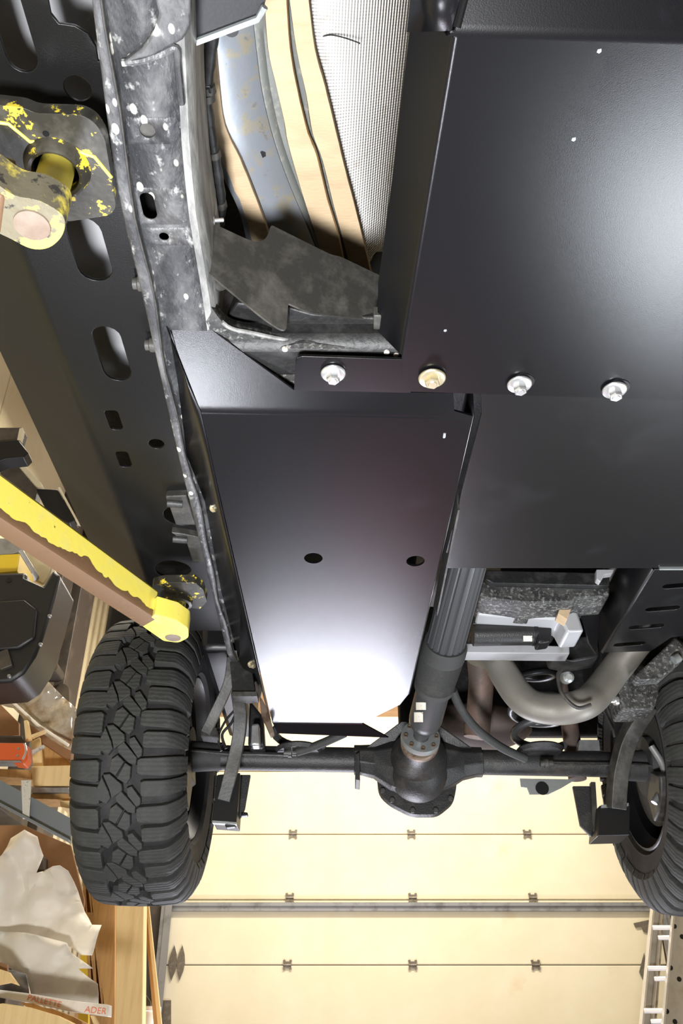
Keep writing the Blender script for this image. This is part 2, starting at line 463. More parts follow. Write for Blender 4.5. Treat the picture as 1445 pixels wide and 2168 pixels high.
# edge roller brackets
for x0, x1, yc in ((362, 380, 2040), ):
    for xx in (366, 383):
        p = pY(xx, yc, YD); bm = bmesh.new()
        prism(bm, [p + Vector((a, -.004, b)) for a, b in ((-.03, 0), (-.022, .06), (0, .12), (.022, .06), (.03, 0), (.022, -.05), (0, -.11), (-.022, -.05))], (0, -.01, 0))
        obj('roller_bracket', bm, HINGE, door)
for pts in ([(1352, 2058), (1362, 2018), (1370, 2058), (1360, 2075)], [(1340, 1955), (1372, 1948), (1374, 1975), (1360, 1972), (1358, 1962), (1344, 1964)], [(322, 2118), (362, 2118), (362, 2168), (345, 2190), (322, 2190)]):
    bm = bmesh.new(); prism(bm, L(pts, pY, YD - .004), (0, -.01, 0)); obj('roller_bracket', bm, HINGE, door)
# strut across the door
bm = bmesh.new(); pz0 = pY(372, 1915, YD - .03)
prism(bm, [Vector((DX0 + .02, YD, pz0.z + a)) + Vector((0, b, 0)) for a, b in ((-.045, 0), (-.045, -.035), (-.012, -.035), (-.012, -.05), (.012, -.05), (.012, -.01), (.018, 0))], (DX1 - DX0 - .04, 0, 0))
obj('strut', bm, STEELG, door, smooth=0)
# vertical track and jamb on both sides
for x, s in ((DX0, -1), (DX1, 1)):
    bm = bmesh.new()
    box(bm, (x + s * .035, YD - .05, 1.0), (.03, .07, 4.1)); box(bm, (x - s * .005, YD - .09, 1.0), (.05, .012, 4.1))
    structure(obj('trim_1' if s < 0 else 'trim_2', bm, STEELG, smooth=0))
    bm = bmesh.new(); box(bm, (x + s * .12, YD + .03, 1.1), (.14, .12, 4.3)); structure(obj('trim_3' if s < 0 else 'trim_4', bm, DARKST, smooth=0))

# ------------------------------------------------------------------ the vehicle
V = thing('off_road_vehicle', (.24, 1.5, 1.0), 'dark off-road vehicle raised overhead, seen from below, with black skid plates and knobbly tyres', 'vehicle')
# ---- belly plate, front
HB = .925
A = pz(963, 66, HB); D = pz(849, 752, HB); XR = .66
upZ = UZ
fa = R(50)
p0, nn = foldplane(A, D, A - UX, UZ, fa)
ftop = [unfold(pp(x, y, p0, nn), A, D, A - UX, UZ, fa) for x, y in ((798, 700), (800, 600), (836, 330), (866, 66))]
frontR = Vector((XR, pz(1445, 92, HB).y + .004, HB))
fl = R(27); fp0, fnn = foldplane(A, frontR, A - UY, UZ, fl)
FL = pp(1012, -120, fp0, fnn)
flapL = unfold(FL, A, frontR, A - UY, UZ, fl); flapR = Vector((XR, flapL.y, HB))
rear = [pz(1530, 851, HB), pz(1445, 848, HB), pz(895, 830, HB)]
rear[0] = Vector((XR, rear[1].y, HB))
c1 = pz(853, 829, HB)
outer = [A, flapL, flapR, frontR] + rear[:2] + roundpoly([rear[2], c1, pz(851, 770, HB)], [0, .022, 0]) + [D] + ftop
bm = sheet(outer)
fold(bm, A, D, A - UX, UZ, fa, .010)
fold(bm, A, frontR, A - UY, UZ, fl, .03)
bt = obj('belly_skid_plate', bm, POWDER, V, smooth=30, solid=-.005, bevel=.0012, bang=55, keepn=False, origin=(.3, .8, HB), label='front black steel skid plate with a sloping nose and a row of bolts')
bm = bmesh.new(); TT = pp(866, 66, p0, nn)
vs = [bm.verts.new(p) for p in (A + Vector((-.002, 0, .002)), FL + Vector((-.002, 0, 0)), pp(884, -120, p0, nn), TT)]
bm.faces.new(vs[:3]); bm.faces.new((vs[0], vs[2], vs[3]))
obj('side_gusset', bm, POWDER, bt, smooth=30, solid=.004)
bm = bmesh.new(); tube(bm, [pz(966, 60, HB - .001) + UZ * .002, FL + Vector((0, 0, -.001))], [.005, .0045], 10); obj('weld_bead', bm, POWDER, bt)
for i, (x, y, m, rw) in enumerate(((914, 800, GOLDZ, .0215), (1099, 813, ZINC, .0195), (1300, 825, ZINC, .0195), (1500, 838, ZINC, .0195))):
    p = pz(x, y, HB - .004)
    if m is ZINC:
        bm = bmesh.new(); lathe(bm, pz(x, y, HB) + Vector((.004, -.006, .0)), -UZ, [(0, .019), (.0016, .0185)], 24)
        obj('bolt_disc', bm, BLACK, bt)  # black disc set off-centre behind the bolt
    bolt(bt, p, -UZ, rw, m, .0125 if m is GOLDZ else .0108, label='yellowish bolt with a wide washer' if m is GOLDZ else None, h=.011 if m is GOLDZ else .014, ph=.3)
for (x, y, s) in ((942, 700, .004), (1214, 295, .004), (1268, 108, .004)):
    p = pz(x, y, HB - .0005); bm = bmesh.new()
    prism(bm, [p + Vector((a * s, b * s, 0)) for a, b in ((-.5, -.4), (.4, -.6), (.6, .2), (.1, .7), (-.6, .4))], (0, 0, .0012)); obj('paint_chip', bm, FLG, bt)
# ---- belly plate, rear
HR = .9335
o = [pz(1018, 820, HR), pz(1019, 876, HR), pz(944, 1170, HR)] + roundpoly([pz(951, 1172, HR), pz(946, 1203, HR), pz(990, 1203, HR)], [0, .006, 0]) + [pz(1408, 1203, HR), pz(1408, 1206, HR)]
yR = o[-1].y
o += [Vector((XR + .2, yR, HR)), Vector((XR + .2, pz(1018, 820, HR).y, HR))]
bm = sheet(o); rb = obj('transfer_case_skid_plate', bm, POWDER2, V, smooth=30, solid=-.006, bevel=.0012, bang=55, origin=(.5, 1.3, HR), label='rear flat black steel skid plate beside the tank plate')
bm = bmesh.new(); box(bm, (.24, 1.03, 1.02), (.9, .09, .14)); box(bm, (.55, .7, 1.14), (.5, .5, .26)); box(bm, (.62, 1.4, 1.12), (.45, .5, .28))
obj('transmission_case', bm, GRIMY, V, bevel=.02)
# ---- tank skid plate
HF = .915
F1 = pz(424, 868, HF); F2 = pz(1008, 880, HF); BR = pY(690, 1531, 2.30)
TN = (F2 - F1).cross(BR - F1).normalized()
def pt(x, y): return pp(x, y, F1, TN)
if TN.z > 0: TN = -TN
LB = pt(574, 1530)
ra = R(17)
rp0, rn = foldplane(F1, F2, F1 - UY, UZ, ra)
def pr(x, y): return pp(x, y, rp0, rn)
def un(x, y): return unfold(pr(x, y), F1, F2, F1 - UY, UZ, ra)
RB0, RB1 = pt(576, 1529), pt(765, 1531); ea = R(30)
ep0, en = foldplane(RB0, RB1, RB0 + UY, -UZ, ea)
def ue(x, y): return unfold(pp(x, y, ep0, en), RB0, RB1, RB0 + UY, -UZ, ea)
outer = [F1, un(350, 678), un(421, 678), un(622, 826), un(959, 832), un(961, 870)] + [pt(1000, 882), pt(864, 1470), pt(846, 1492), pt(765, 1531), ue(822, 1562), ue(588, 1553), pt(576, 1529)]
hol = []
for x, y in ((663, 1182), (879, 1188)):
    hol.append(circ(pt(x, y), UX, UY, .0185, 28))
bm = sheet(outer, hol)
# keep holes in the sloping plane
for v in bm.verts: v.co = v.co - TN * ((v.co - F1).dot(TN))
fold(bm, F1, F2, F1 - UY, UZ, ra, .07)
fold(bm, RB0, RB1, RB0 + UY, -UZ, ea, .03)
tk = obj('tank_skid_plate', bm, POWDER, V, smooth=30, solid=-.005, bevel=.0012, bang=55, origin=F1, label='long tapering black steel skid plate under the fuel tank')
# left flange of the tank plate
rows = []
top = [(362, 705), (378, 800), (397, 960), (436, 1060), (452, 1150), (470, 1250), (508, 1400), (552, 1480)]
low = [(424, 868), (447, 960), (467, 1060), (486, 1150), (510, 1250), (544, 1400), (574, 1530)]
low = [(385, 765), (418, 855)] + low[1:] 
bm = bmesh.new()
topp = [pz(x, y, .9525) for x, y in top]
lowp = [pr(352, 682), pr(400, 810)] + [pt(x, y) for x, y in ((425, 869), (447, 965), (468, 1062), (489, 1155), (512, 1255), (546, 1405))]
lowp.append(pt(574, 1528)); topp.append(pt(574, 1528) + Vector((-.03, .03, .10)))
loft(bm, [[a, a * .8 + b * .2, b] for a, b in zip(lowp, topp[:len(lowp)])])
obj('side_flange', bm, POWDER, tk, smooth=30, solid=.003)
# right wall
bm = bmesh.new(); loft(bm, [[pt(1000, 882), pt(864, 1470)], [pt(1000, 882) + Vector((.004, 0, .10)), pt(864, 1470) + Vector((.004, 0, .10))]])
obj('side_flange', bm, POWDER, tk, smooth=30, solid=.003)
# bolted tab in front
HT = pr(700, 828).z
o = roundpoly([pz(622, 829, HT), pz(626, 754, HT), pz(870, 762, HT), pz(870, 833, HT)], [0, .012, 0, 0])
bm = sheet(o); obj('mounting_tab', bm, POWDER, tk, smooth=30, solid=-.005, bevel=.001)
bolt(tk, pz(705, 790, HT - .002), -UZ, .0195, ZINC, .0108, h=.014, ph=.3)
for x, y in ((453, 1074), (531, 1405)):
    bolt(tk, pz(x, y, .93 if y < 1200 else .90), Vector((.55, -.45, -.7)), .010, GOLDZ, .0075, label='small yellowish hex bolt')
p = pt(940, 922) ; bm = bmesh.new(); prism(bm, [p + Vector((a, b, -.0006)) for a, b in ((-.002, -.006), (.002, -.006), (.0025, .004), (.001, .008), (-.002, .006))], (0, 0, .0012)); obj('paint_chip', bm, FLG, tk)
# fuel tank above it
bm = bmesh.new(); bmesh.ops.create_cube(bm, size=1, matrix=Matrix.Translation((0, 1.75, 1.04)) @ Matrix.Diagonal((.34, .98, .16, 1)))
obj('fuel_tank', bm, BLACK, V, bevel=.03)
# metal brace seen in the notch beside the plates
bm = bmesh.new(); box(bm, (.205, 1.075, .955), (.10, .03, .03)); obj('notch_brace', bm, MUDDY, V, bevel=.003)
bm = bmesh.new(); box(bm, (.226, 1.66, .945), (.004, .5, .05)); obj('plate_stiffener', bm, DULL, V)

# ---- frame rail
def xl(Y):
    T = ((-.4, -.235), (.45, -.260), (.66, -.282), (.76, -.288), (.87, -.288), (1.28, -.297), (2.1, -.304), (3, -.31))
    for (a, p), (b, q) in zip(T, T[1:]):
        if Y <= b: return p + (q - p) * (Y - a) / (b - a)
    return T[-1][1]
def kick(Y): return 0 if Y < 2.15 else .25 * min(1, (Y - 2.15) / .6) ** 1.4
def lip(Y): return .0150 + .003 * math.sin(Y * 9 + 1) + .002 * math.sin(Y * 23)
HFm = .957
Ys = [-.3 + .05 * k for k in range(65)]
bm = bmesh.new(); secL, secR = [], []
for Y in Ys:
    k = kick(Y); x = xl(Y); w = .088; l = lip(Y)
    secL.append([Vector((x + a, Y, h + k)) for a, h in ((.0, 1.12), (0, .955), (.001, .950), (.004, .9475), (l - .003, .9475), (l, .949), (l + .003, HFm))])
    w = .098; secR.append([Vector((x + a, Y, h + k)) for a, h in ((w - .012, HFm), (w - .003, .961), (w + .002, .972), (w + .004, 1.0), (w + .004, 1.10), (w - .006, 1.12), (0, 1.12))])
loft(bm, secL)
fr = obj('frame_rail', bm, FRAME, V, smooth=40, origin=(-.27, 1, 1.0), label='dirty black box-section frame rail with pale speckles')
holes = [circ(pz(312, 277, HFm), UX, UY, .0098, 20), slotloop(pz(314, 437, HFm), UX, UY, .042, .0185), circ(pz(347, 501, HFm), UX, UY, .0068, 16)]
bm = bmesh.new()
def strip(ya, yb, hole=None):
    n = max(2, int((yb - ya) / .05) + 1); yy = [ya + (yb - ya) * k / (n - 1) for k in range(n)]
    lft = [Vector((xl(Y) + lip(Y) + .003, Y, HFm)) for Y in yy]; rgt = [Vector((xl(Y) + .086, Y, HFm)) for Y in yy]
    if not hole: loft(bm, [[a, b] for a, b in zip(lft, rgt)]); return
    a, b, c, d = lft[0], rgt[0], rgt[-1], lft[-1]; cen = sum(hole, Vector()) / len(hole); quad = (a, b, c, d); out = []
    for p in hole:
        dr = p - cen; best = None
        for i in range(4):
            q, e = quad[i], quad[(i + 1) % 4] - quad[i]; den = dr.x * e.y - dr.y * e.x
            if abs(den) < 1e-12: continue
            t = ((q.x - cen.x) * e.y - (q.y - cen.y) * e.x) / den; u_ = ((q.x - cen.x) * dr.y - (q.y - cen.y) * dr.x) / den
            if t > 0 and -1e-6 <= u_ <= 1 + 1e-6 and (best is None or t < best[0]): best = (t, i, cen + dr * t)
        out.append(best)
    for i in range(len(hole)):
        j = (i + 1) % len(hole)
        vs = [bm.verts.new(p) for p in (hole[i], hole[j], out[j][2], out[i][2])]; bm.faces.new(vs)
        if out[i][1] != out[j][1]:
            cr_ = set((out[i][1], (out[i][1] + 1) % 4)) & set((out[j][1], (out[j][1] + 1) % 4))
            if len(cr_) == 1: bm.faces.new([bm.verts.new(p) for p in (out[i][2], out[j][2], quad[cr_.pop()])])
ycur = -.3
for h_ in holes:
    y0_ = min(p.y for p in h_) - .008; y1_ = max(p.y for p in h_) + .008
    strip(ycur, y0_); strip(y0_, y1_, h_); ycur = y1_
strip(ycur, 2.15)
bmesh.ops.remove_doubles(bm, verts=bm.verts, dist=1e-5)
obj('bottom_face', bm, FRAME, fr, smooth=30, solid=-.003)
bm = bmesh.new(); loft(bm, [[a[-1], b[0]] for a, b, Y in zip(secL, secR, Ys) if Y >= 2.1]); obj('kicked_up_end', bm, FRAME, fr)
bm = bmesh.new(); loft(bm, secR); obj('inner_side', bm, FRAMESIDE, fr, smooth=40, label='dusty inner side wall with reflected light painted into its grey')
bm = bmesh.new(); tube(bm, [Vector((xl(Y) + lip(Y) + .0005, Y, .9475 + kick(Y))) for Y in Ys], .0016, 6); obj('weld_seam', bm, DULL, fr, label='brownish weld seam')
p = pz(312, 277, HFm + .003); bm = bmesh.new(); lathe(bm, p, UZ, [(0, .0095), (.004, .0125), (.004, .0065), (.016, .0062), (.016, .0)], 20); obj('weld_nut', bm, DULL, fr)
# bulge bracket at the front of the rail
bm = bmesh.new()
prism(bm, L([(318, -40), (404, -40), (402, 55), (386, 86), (330, 118), (262, 134), (300, 104), (326, 66), (336, 30)], pz, .945), (0, 0, .02))
obj('rail_bracket', bm, FRAME, fr, bevel=.003)
bm = bmesh.new(); tube(bm, spline(L([(258, 132), (300, 128), (345, 112), (372, 102), (376, 140), (384, 220)], pz, .953), 5), .0042, 8); obj('weld_bead', bm, FRAME, fr)
# black bracket at the top
bm = sheet(roundpoly(L([(396, -60), (575, -60), (562, 8), (545, 36), (398, 92)], pz, 1.02), [0, 0, .02, .01, 0])); 
bb = obj('body_mount_bracket', bm, BLACK, V, smooth=30, solid=-.006, bevel=.001)
bm = bmesh.new(); tube(bm, L([(398, 95), (545, 40), (560, 14)], pz, 1.018), .0042, 8); obj('lit_rim', bm, FLG, bb, label='lower edge with its light painted bright')  # light on the lower edge, drawn as a bright rim
bm = bmesh.new(); lathe(bm, pz(489, 63, 1.03), UZ, [(0, .009), (.012, .009)], 16); obj('rubber_plug', bm, BLACK, bb)

# ---- rocker slider
HS = 1.0; XB = -.462
sa = R(25)
def ps(x, y): return pz(x, y, HS)
cut = [ps(118, -30), ps(102, 0), ps(108, 30), ps(124, 50), ps(158, 55), ps(186, 72), ps(203, 100), ps(208, 130)]
o = [Vector((XB - .145, .30, HS)), Vector((XB, .30, HS)), Vector((-.36, .35, HS))] + cut[1:] + [Vector((-.25, cut[-1].y, HS)), Vector((-.25, 2.02, HS)), Vector((-.30, 2.12, HS)), Vector((XB, 2.12, HS)), Vector((XB - .145, 2.12, HS))]
H = []
for (x, y, ln, wd) in ((28, 63, .10, .036), (189, 530, .115, .050), (237, 751, .128, .046), (241, 890, .055, .024), (262, 973, .05, .024)):
    H.append(slotloop(ps(x, y), UX, UY, ln, wd) if wd > .03 else roundpoly([ps(x, y) + Vector((a * wd / 2, b * ln / 2, 0)) for a, b in ((1, -1), (1, 1), (-1, 1), (-1, -1))], .008))
for (x, y, r) in ((331, 940, .0145), (164, 188, .0165), (384, 1092, .038), (366, 1206, .042)):
    H.append(circ(ps(x, y), UX, UY, r, 28))
bm = sheet(o, H)
fold(bm, Vector((XB, .3, HS)), Vector((XB, 2.1, HS)), Vector((XB - .1, .3, HS)), UZ, sa, .05, 10)
sl = obj('rocker_guard', bm, SLIDER, V, smooth=30, solid=-.005, bevel=.001, bang=55, origin=(-.4, 1.2, HS), label='satin black slotted rocker guard along the side')
for x, y in ((282, 600), (308, 730)):
    bm = bmesh.new(); p = pz(x, y, .985); lathe(bm, p + UX * .02, -UX, [(0, .012), (.012, .012), (.014, .009), (.02, .009), (.021, 0)], 16); obj('bolt', bm, DULL, sl)
# clips and brackets under the guard
for pts, h in (([(350, 1052), (395, 1050), (415, 1112), (372, 1112), (360, 1078)], .985), ([(362, 1128), (392, 1132), (432, 1140), (436, 1190), (408, 1190), (395, 1150)], .985)):
    bm = bmesh.new(); prism(bm, L(pts, pz, h), (0, 0, .02)); obj('guard_bracket', bm, DULL, sl, bevel=.003)
    bm = bmesh.new(); a = pz(pts[0][0] + 4, pts[0][1] + 12, h - .002); tube(bm, [a, a + Vector((.03, .005, 0))], .009, 12); obj('rolled_end', bm, GRIMY, sl)
# body sill above
bm = bmesh.new(); box(bm, (-.43, .62, 1.17), (.34, 1.42, .06)); obj('body_sill', bm, BODYG, V, bevel=.02, label='silver body sill seen through the slots')
# floor above everything
bm = bmesh.new(); box(bm, (.25, 1.9, 1.62), (1.5, 3.2, .04)); box(bm, (-.52, .2, 1.40), (.3, 4.2, .34)); obj('body_floor', bm, GRIMY, V)

# ---- floor pan, tapes and foil
cols = [  # pixel columns with height
    ([(395, -20), (405, 100), (425, 200), (440, 290), (470, 370), (510, 460), (530, 560)], 1.20),
    ([(430, -20), (448, 100), (462, 200), (478, 275), (512, 345), (545, 430), (574, 530)], 1.215),
    ([(528, -20), (541, 100), (555, 200), (580, 300), (612, 390), (650, 480), (690, 580)], 1.225),
    ([(548, -20), (558, 100), (572, 200), (596, 300), (628, 390), (664, 480), (704, 580)], 1.245),
    ([(606, -20), (620, 100), (637, 200), (662, 290), (684, 380), (716, 480), (742, 580)], 1.255),
    ([(645, -20), (660, 100), (684, 190), (710, 285), (728, 370), (756, 470), (782, 580)], 1.265),
    ([(760, -20), (760, 100), (770, 200), (775, 300), (785, 400), (795, 490), (800, 580)], 1.31),
    ([(900, -20), (890, 100), (880, 200), (870, 300), (860, 400), (850, 490), (840, 580)], 1.40)]
lines = [spline(L(c, pz, h), 5) for c, h in cols]
bm = bmesh.new(); loft(bm, lines[:3]); fpn = obj('floor_pan', bm, GALV, V, smooth=50, solid=.003, label='galvanised floor pan')
bm = bmesh.new(); loft(bm, lines[2:6]); obj('floor_sheet', bm, GALVD, V, smooth=50, solid=.003)
bm = bmesh.new(); loft(bm, lines[5:8]); hs = obj('heat_shield', bm, FOIL, V, smooth=60, solid=.002, label='bright dimpled foil heat shield')
bm = bmesh.new(); tube(bm, spline(L([(672, 80), (700, 74), (735, 82), (762, 92)], pz, 1.275), 5), .0012, 6); obj('crease', bm, GRIMY, hs)
tapes = [([(405, -20), (415, 90), (430, 170), (455, 260), (470, 330), (492, 400), (520, 470), (535, 530)], [(440, -20), (452, 90), (460, 180), (472, 265), (505, 335), (532, 400), (560, 475), (575, 530)], 1.205),
         ([(563, -20), (571, 100), (586, 170), (605, 255), (612, 300), (640, 400), (668, 490), (690, 570)], [(601, -20), (610, 100), (626, 190), (648, 280), (668, 330), (690, 420), (714, 500), (728, 570)], 1.236),
         ([(615, -20), (631, 100), (652, 200), (664, 278), (685, 335), (708, 430), (732, 520), (745, 580)], [(647, -20), (662, 100), (684, 180), (709, 280), (728, 360), (752, 450), (776, 550), (786, 590)], 1.246)]
for a, b, h in tapes:
    bm = bmesh.new(); la = spline(L(a, pz, h), 4); lb = spline(L(b, pz, h), 4)
    rows = []
    for i, (p, q) in enumerate(zip(la, lb)):
        w = (q - p); j = .0006 * math.sin(i * 2.3)
        rows.append([p + UZ * .004, p + w * .04 - UZ * j, p + w * .5 - UZ * (.002 + j), q - w * .04 - UZ * j, q + UZ * .004])
    loft(bm, rows); obj('foam_tape', bm, TAPE, fpn, smooth=50, solid=.004, label='tan foam tape strip')
p = pz(555, 327, 1.218); bm = bmesh.new(); lathe(bm, p, UZ, [(0, .0062), (.004, .0062)], 6); obj('drain_hole', bm, BLACK, fpn, smooth=0)
# right-hand floor and dark filler
# ---- wiring harness
pts = spline(L([(452, -30), (450, 60), (440, 150), (436, 210), (446, 290), (458, 360), (466, 430), (462, 480)], pz, 1.12), 6)
bm = bmesh.new(); rr = [.0088 + .0007 * math.sin(i * 1.9) for i in range(len(pts))]
tube(bm, pts, rr, 12); wh = obj('wiring_harness', bm, GRIMY, V, smooth=50, label='taped black wiring harness')
for x, y, r in ((440, 188, .0105), (437, 205, .0115), (452, 325, .0105), (466, 432, .010)):
    bm = bmesh.new(); p = pz(x, y, 1.12); tube(bm, [p - Vector((0, .005, 0)), p + Vector((0.0005, .005, 0))], r, 12); obj('harness_clip', bm, DULL, wh)
bm = bmesh.new(); p = pz(432, 186, 1.115); box(bm, p, (.02, .012, .01)); obj('clip_ear', bm, BLACK, wh, bevel=.002)

# ---- dull bracket plate between rail and belly plate
BP0 = pz(440, 520, 1.01); BN = (pz(440, 520, 1.01) - pz(780, 640, 1.02)).cross(pz(440, 520, 1.01) - pz(610, 560, 1.03))
def pb(x, y): return pp(x, y, BP0, BN)
o = roundpoly(L([(444, 470), (535, 512), (562, 510), (574, 476), (590, 484), (702, 540), (718, 542), (806, 584), (830, 640), (800, 678), (660, 664), (610, 642), (606, 700), (592, 697), (560, 676), (432, 570), (418, 520)], pb), [.004, .01, .02, .004, 0, .01, .01, 0, 0, 0, .02, .002, .006, .008, .02, .006, .01], 4)
bm = sheet(o); bk = obj('tank_bracket', bm, DULL, V, smooth=30, solid=-.004, bevel=.001, label='dull dirty steel bracket plate')
bm = bmesh.new(); prism(bm, L([(438, 378), (446, 384), (450, 470), (432, 570), (420, 560), (418, 500)], pb), (.004, .004, .03)); obj('upright_flange', bm, FRAMESIDE, bk, bevel=.002)  # light along this flange is painted by the pale tone
bm = bmesh.new(); a = pb(446, 467); tube(bm, [a, a + Vector((.018, .002, .004))], .0032, 10); lathe(bm, a, Vector((1, .1, .2)), [(0, .0065), (.005, .0065)], 6); obj('stud', bm, ZINC, bk)
# dark crossmember parts below
bm = bmesh.new(); cr = L([(610, 650), (660, 664), (790, 672), (815, 690), (815, 735), (720, 725), (606, 700)], pz, .99); prism(bm, cr, (0, .01, .03)); cm = obj('rubber_mount', bm, GRIMY, V, bevel=.004)
bm = bmesh.new(); prism(bm, L([(790, 668), (808, 668), (812, 700), (790, 698)], pz, .965), (0, 0, .02)); obj('mount_clip', bm, DULL, cm, bevel=.002, label='small grey clip')
bm = bmesh.new()
top_ = spline(L([(440, 640), (480, 690), (540, 706), (620, 722), (730, 738), (852, 748)], pz, .962), 5)
bot_ = spline(L([(430, 668), (470, 740), (540, 790), (620, 826), (730, 800), (860, 790)], pz, .957), 5)
loft(bm, [[a + UZ * .02, a, b, b + Vector((0, .01, .03))] for a, b in zip(top_, bot_)])
xm = obj('crossmember', bm, MUDDY, V, smooth=40, solid=.004, label='mud-splashed crossmember with a pale rim')
bm = bmesh.new(); tube(bm, top_[4:], .0034, 8); obj('rim_edge', bm, FRAMESIDE, xm, label='pale rim')  # rim tube paler than the crossmember
bm = bmesh.new(); prism(bm, roundpoly(L([(592, 735), (640, 726), (760, 738), (845, 744), (850, 758), (640, 752), (622, 820), (590, 800)], pz, .952), .006), (0, 0, .006)); obj('gusset_plate', bm, MUDDY, xm, bevel=.001)
for x, y in ((603, 738), (818, 744), (838, 749)):
    bm = bmesh.new(); lathe(bm, pz(x, y, .952), -UZ, [(0, .005), (.003, .0045), (.004, .002)], 10); obj('rivet', bm, PAPER, xm)
bm = bmesh.new(); tube(bm, L([(432, 580), (438, 640), (470, 690)], pz, .985), .006, 10); obj('edge_tube', bm, DULL, xm)
bm = bmesh.new(); lathe(bm, pz(462, 600, 1.0), Vector((.4, -.6, -.5)), [(0, .012), (.01, .012), (.01, .008), (.02, .008)], 12); obj('bolt', bm, DULL, xm)
bm = bmesh.new(); prism(bm, L([(470, 690), (500, 640), (620, 650), (604, 712), (540, 704)], pz, .995), (0, .02, .06)); obj('dark_housing', bm, GRIMY, xm, bevel=.004)
bm = bmesh.new(); box(bm, (-.06, 1.26, 1.16), (.30, .3, .3)); obj('floor_box', bm, BLACK, V, bevel=.01)
# ---- rear axle
AY = 2.557; AL = Vector((-.552, AY, .800)); AR = Vector((.995, AY, .772)); adir = (AR - AL).normalized()
def on_axle(x): return AL + (AR - AL) * ((x - AL.x) / (AR.x - AL.x))
ax = thing_part = None
DC = on_axle(.225)
bm = bmesh.new(); lathe(bm, AL + adir * .10, adir, [(0, .036), (.53, .036)], 28); axle = obj('axle_tube', bm, CAST, V, smooth=40, origin=DC, label='black round left rear axle tube')
bm = bmesh.new(); lathe(bm, DC + adir * .16, adir, [(0, .036), (.56, .036)], 28); obj('axle_tube', bm, CAST, V, smooth=40, origin=DC, label='black round right rear axle tube')
# differential: body, wings, nose, cover flange
bm = bmesh.new()
bmesh.ops.create_uvsphere(bm, u_segments=32, v_segments=20, radius=1, matrix=Matrix.Translation(DC + Vector((0, -.01, -.022))) @ Matrix.Diagonal((.092, .105, .098, 1)))
for s_ in (-1, 1):
    rows = []
    for d, ry, rz, dz in ((.03, .085, .088, -.02), (.08, .07, .075, -.012), (.13, .048, .05, -.004), (.17, .042, .044, 0), (.188, .042, .044, 0)):
        c = DC + adir * (s_ * d) + UZ * dz
        rows.append([c + UY * (math.cos(2 * math.pi * k / 8 + .39) * ry) + UZ * (math.sin(2 * math.pi * k / 8 + .39) * rz) for k in range(8)])
    loft(bm, rows, True, True)
df = obj('differential_housing', bm, CAST, V, smooth=40, origin=DC, bevel=.003, label='black cast differential housing with a bulging middle')
pin = pz(890, 1568, .80) ; pin = pY(889, 1566, 2.33); nd = (pin - (DC + Vector((0, 0, -.01)))).normalized()
bm = bmesh.new(); lathe(bm, DC + Vector((0, 0, -.01)), nd, [(.05, .085), (.09, .075), (.13, .055), (.165, .047), (.19, .047), ((pin - DC).length - .03, .046)], 28); obj('pinion_nose', bm, CAST, df, smooth=40)
bm = bmesh.new(); lathe(bm, pin - nd * .036, nd, [(0, .048), (.004, .053), (.022, .053), (.026, .049)], 32); obj('seal_ring', bm, RUSTR, df, smooth=40, label='rust-brown ring')
for dx, dz, r in ((-.03, -.06, .012), (.045, -.035, .012), (.0, -.075, .009)):
    bm = bmesh.new(); lathe(bm, DC + Vector((dx, -.085, dz + .01)), Vector((0, -1, -.3)), [(0, r), (.012, r), (.016, r * .5)], 12); obj('boss', bm, CAST, df)
cov = DC + Vector((0, .06, -.03)); co8 = [(-.12, .02), (-.115, -.045), (-.085, -.075), (-.02, -.108), (.055, -.108), (.105, -.07), (.118, -.02), (.118, .05), (.06, .10), (-.06, .10)]
bm = bmesh.new(); prism(bm, roundpoly([cov + Vector((a, 0, b)) for a, b in co8], .02), (0, .022, -.004)); cv = obj('cover_flange', bm, CAST, df, bevel=.002)
for a, b in co8[1:7]:
    bm = bmesh.new(); hexhead(bm, cov + Vector((a * .9, -.001, b * .9)), (0, -1, 0), .0085, .008); obj('cover_bolt', bm, DULL, df)
bm = bmesh.new(); prism(bm, [DC + Vector(q) for q in ((-.155, -.03, .03), (-.05, -.06, .10), (.05, -.06, .10), (.16, -.03, .03))], (0, .06, 0)); obj('casting_web', bm, CAST, df, bevel=.004)
# ---- drive shaft
S0 = pz(988, 1190, .99); S1 = pin + nd * .006; sd = (S1 - S0)
slen = sd.length; sd = sd.normalized()
tb = pY(0, 0, 1)
def sh(y):  # distance along the shaft for an image row
    best = min(range(401), key=lambda k: abs(proj(S0 + sd * (slen * k / 400))[1] - y)); return slen * best / 400
def proj(p):
    d = CT * p.y + ST * p.z; v = (-ST * p.y + CT * p.z) / d; return CX + FPX * p.x / d, CY - FPX * v
def rpx(px, s): p = S0 + sd * s; return px / FPX * (CT * p.y + ST * p.z)
a, b, c, d, e = sh(1366), sh(1385), sh(1446), sh(1456), sh(1536)
bm = bmesh.new(); u, w, _ = frame_of(sd); rows = []
for s_ in (-.25, a):
    r0 = rpx(41, max(s_, 0)); rows.append([S0 + sd * s_ + (u * math.cos(2 * math.pi * k / 80) + w * math.sin(2 * math.pi * k / 80)) * r0 * (.93 if k % 5 in (2,) else 1) for k in range(80)])
loft(bm, rows, True, True); ds = obj('drive_shaft', bm, SHAFT, V, smooth=25, origin=S0, label='fluted grey-black drive shaft')
prof = [(a - .012, rpx(45, a)), (a, rpx(48, a)), (b, rpx(48, b))]; n = 13
for i in range(n):
    s_ = b + (c - b) * i / n; prof += [(s_, rpx(47.5 - i * .4, s_)), (s_ + (c - b) / n * .5, rpx(42.6 - i * .4, s_))]
prof += [(c, rpx(43, c)), (d, rpx(42, d)), (d, rpx(36, d))]
bm = bmesh.new(); lathe(bm, S0, sd, prof, 48); obj('rubber_boot', bm, RUBBER, ds, smooth=30, label='ribbed rubber boot')
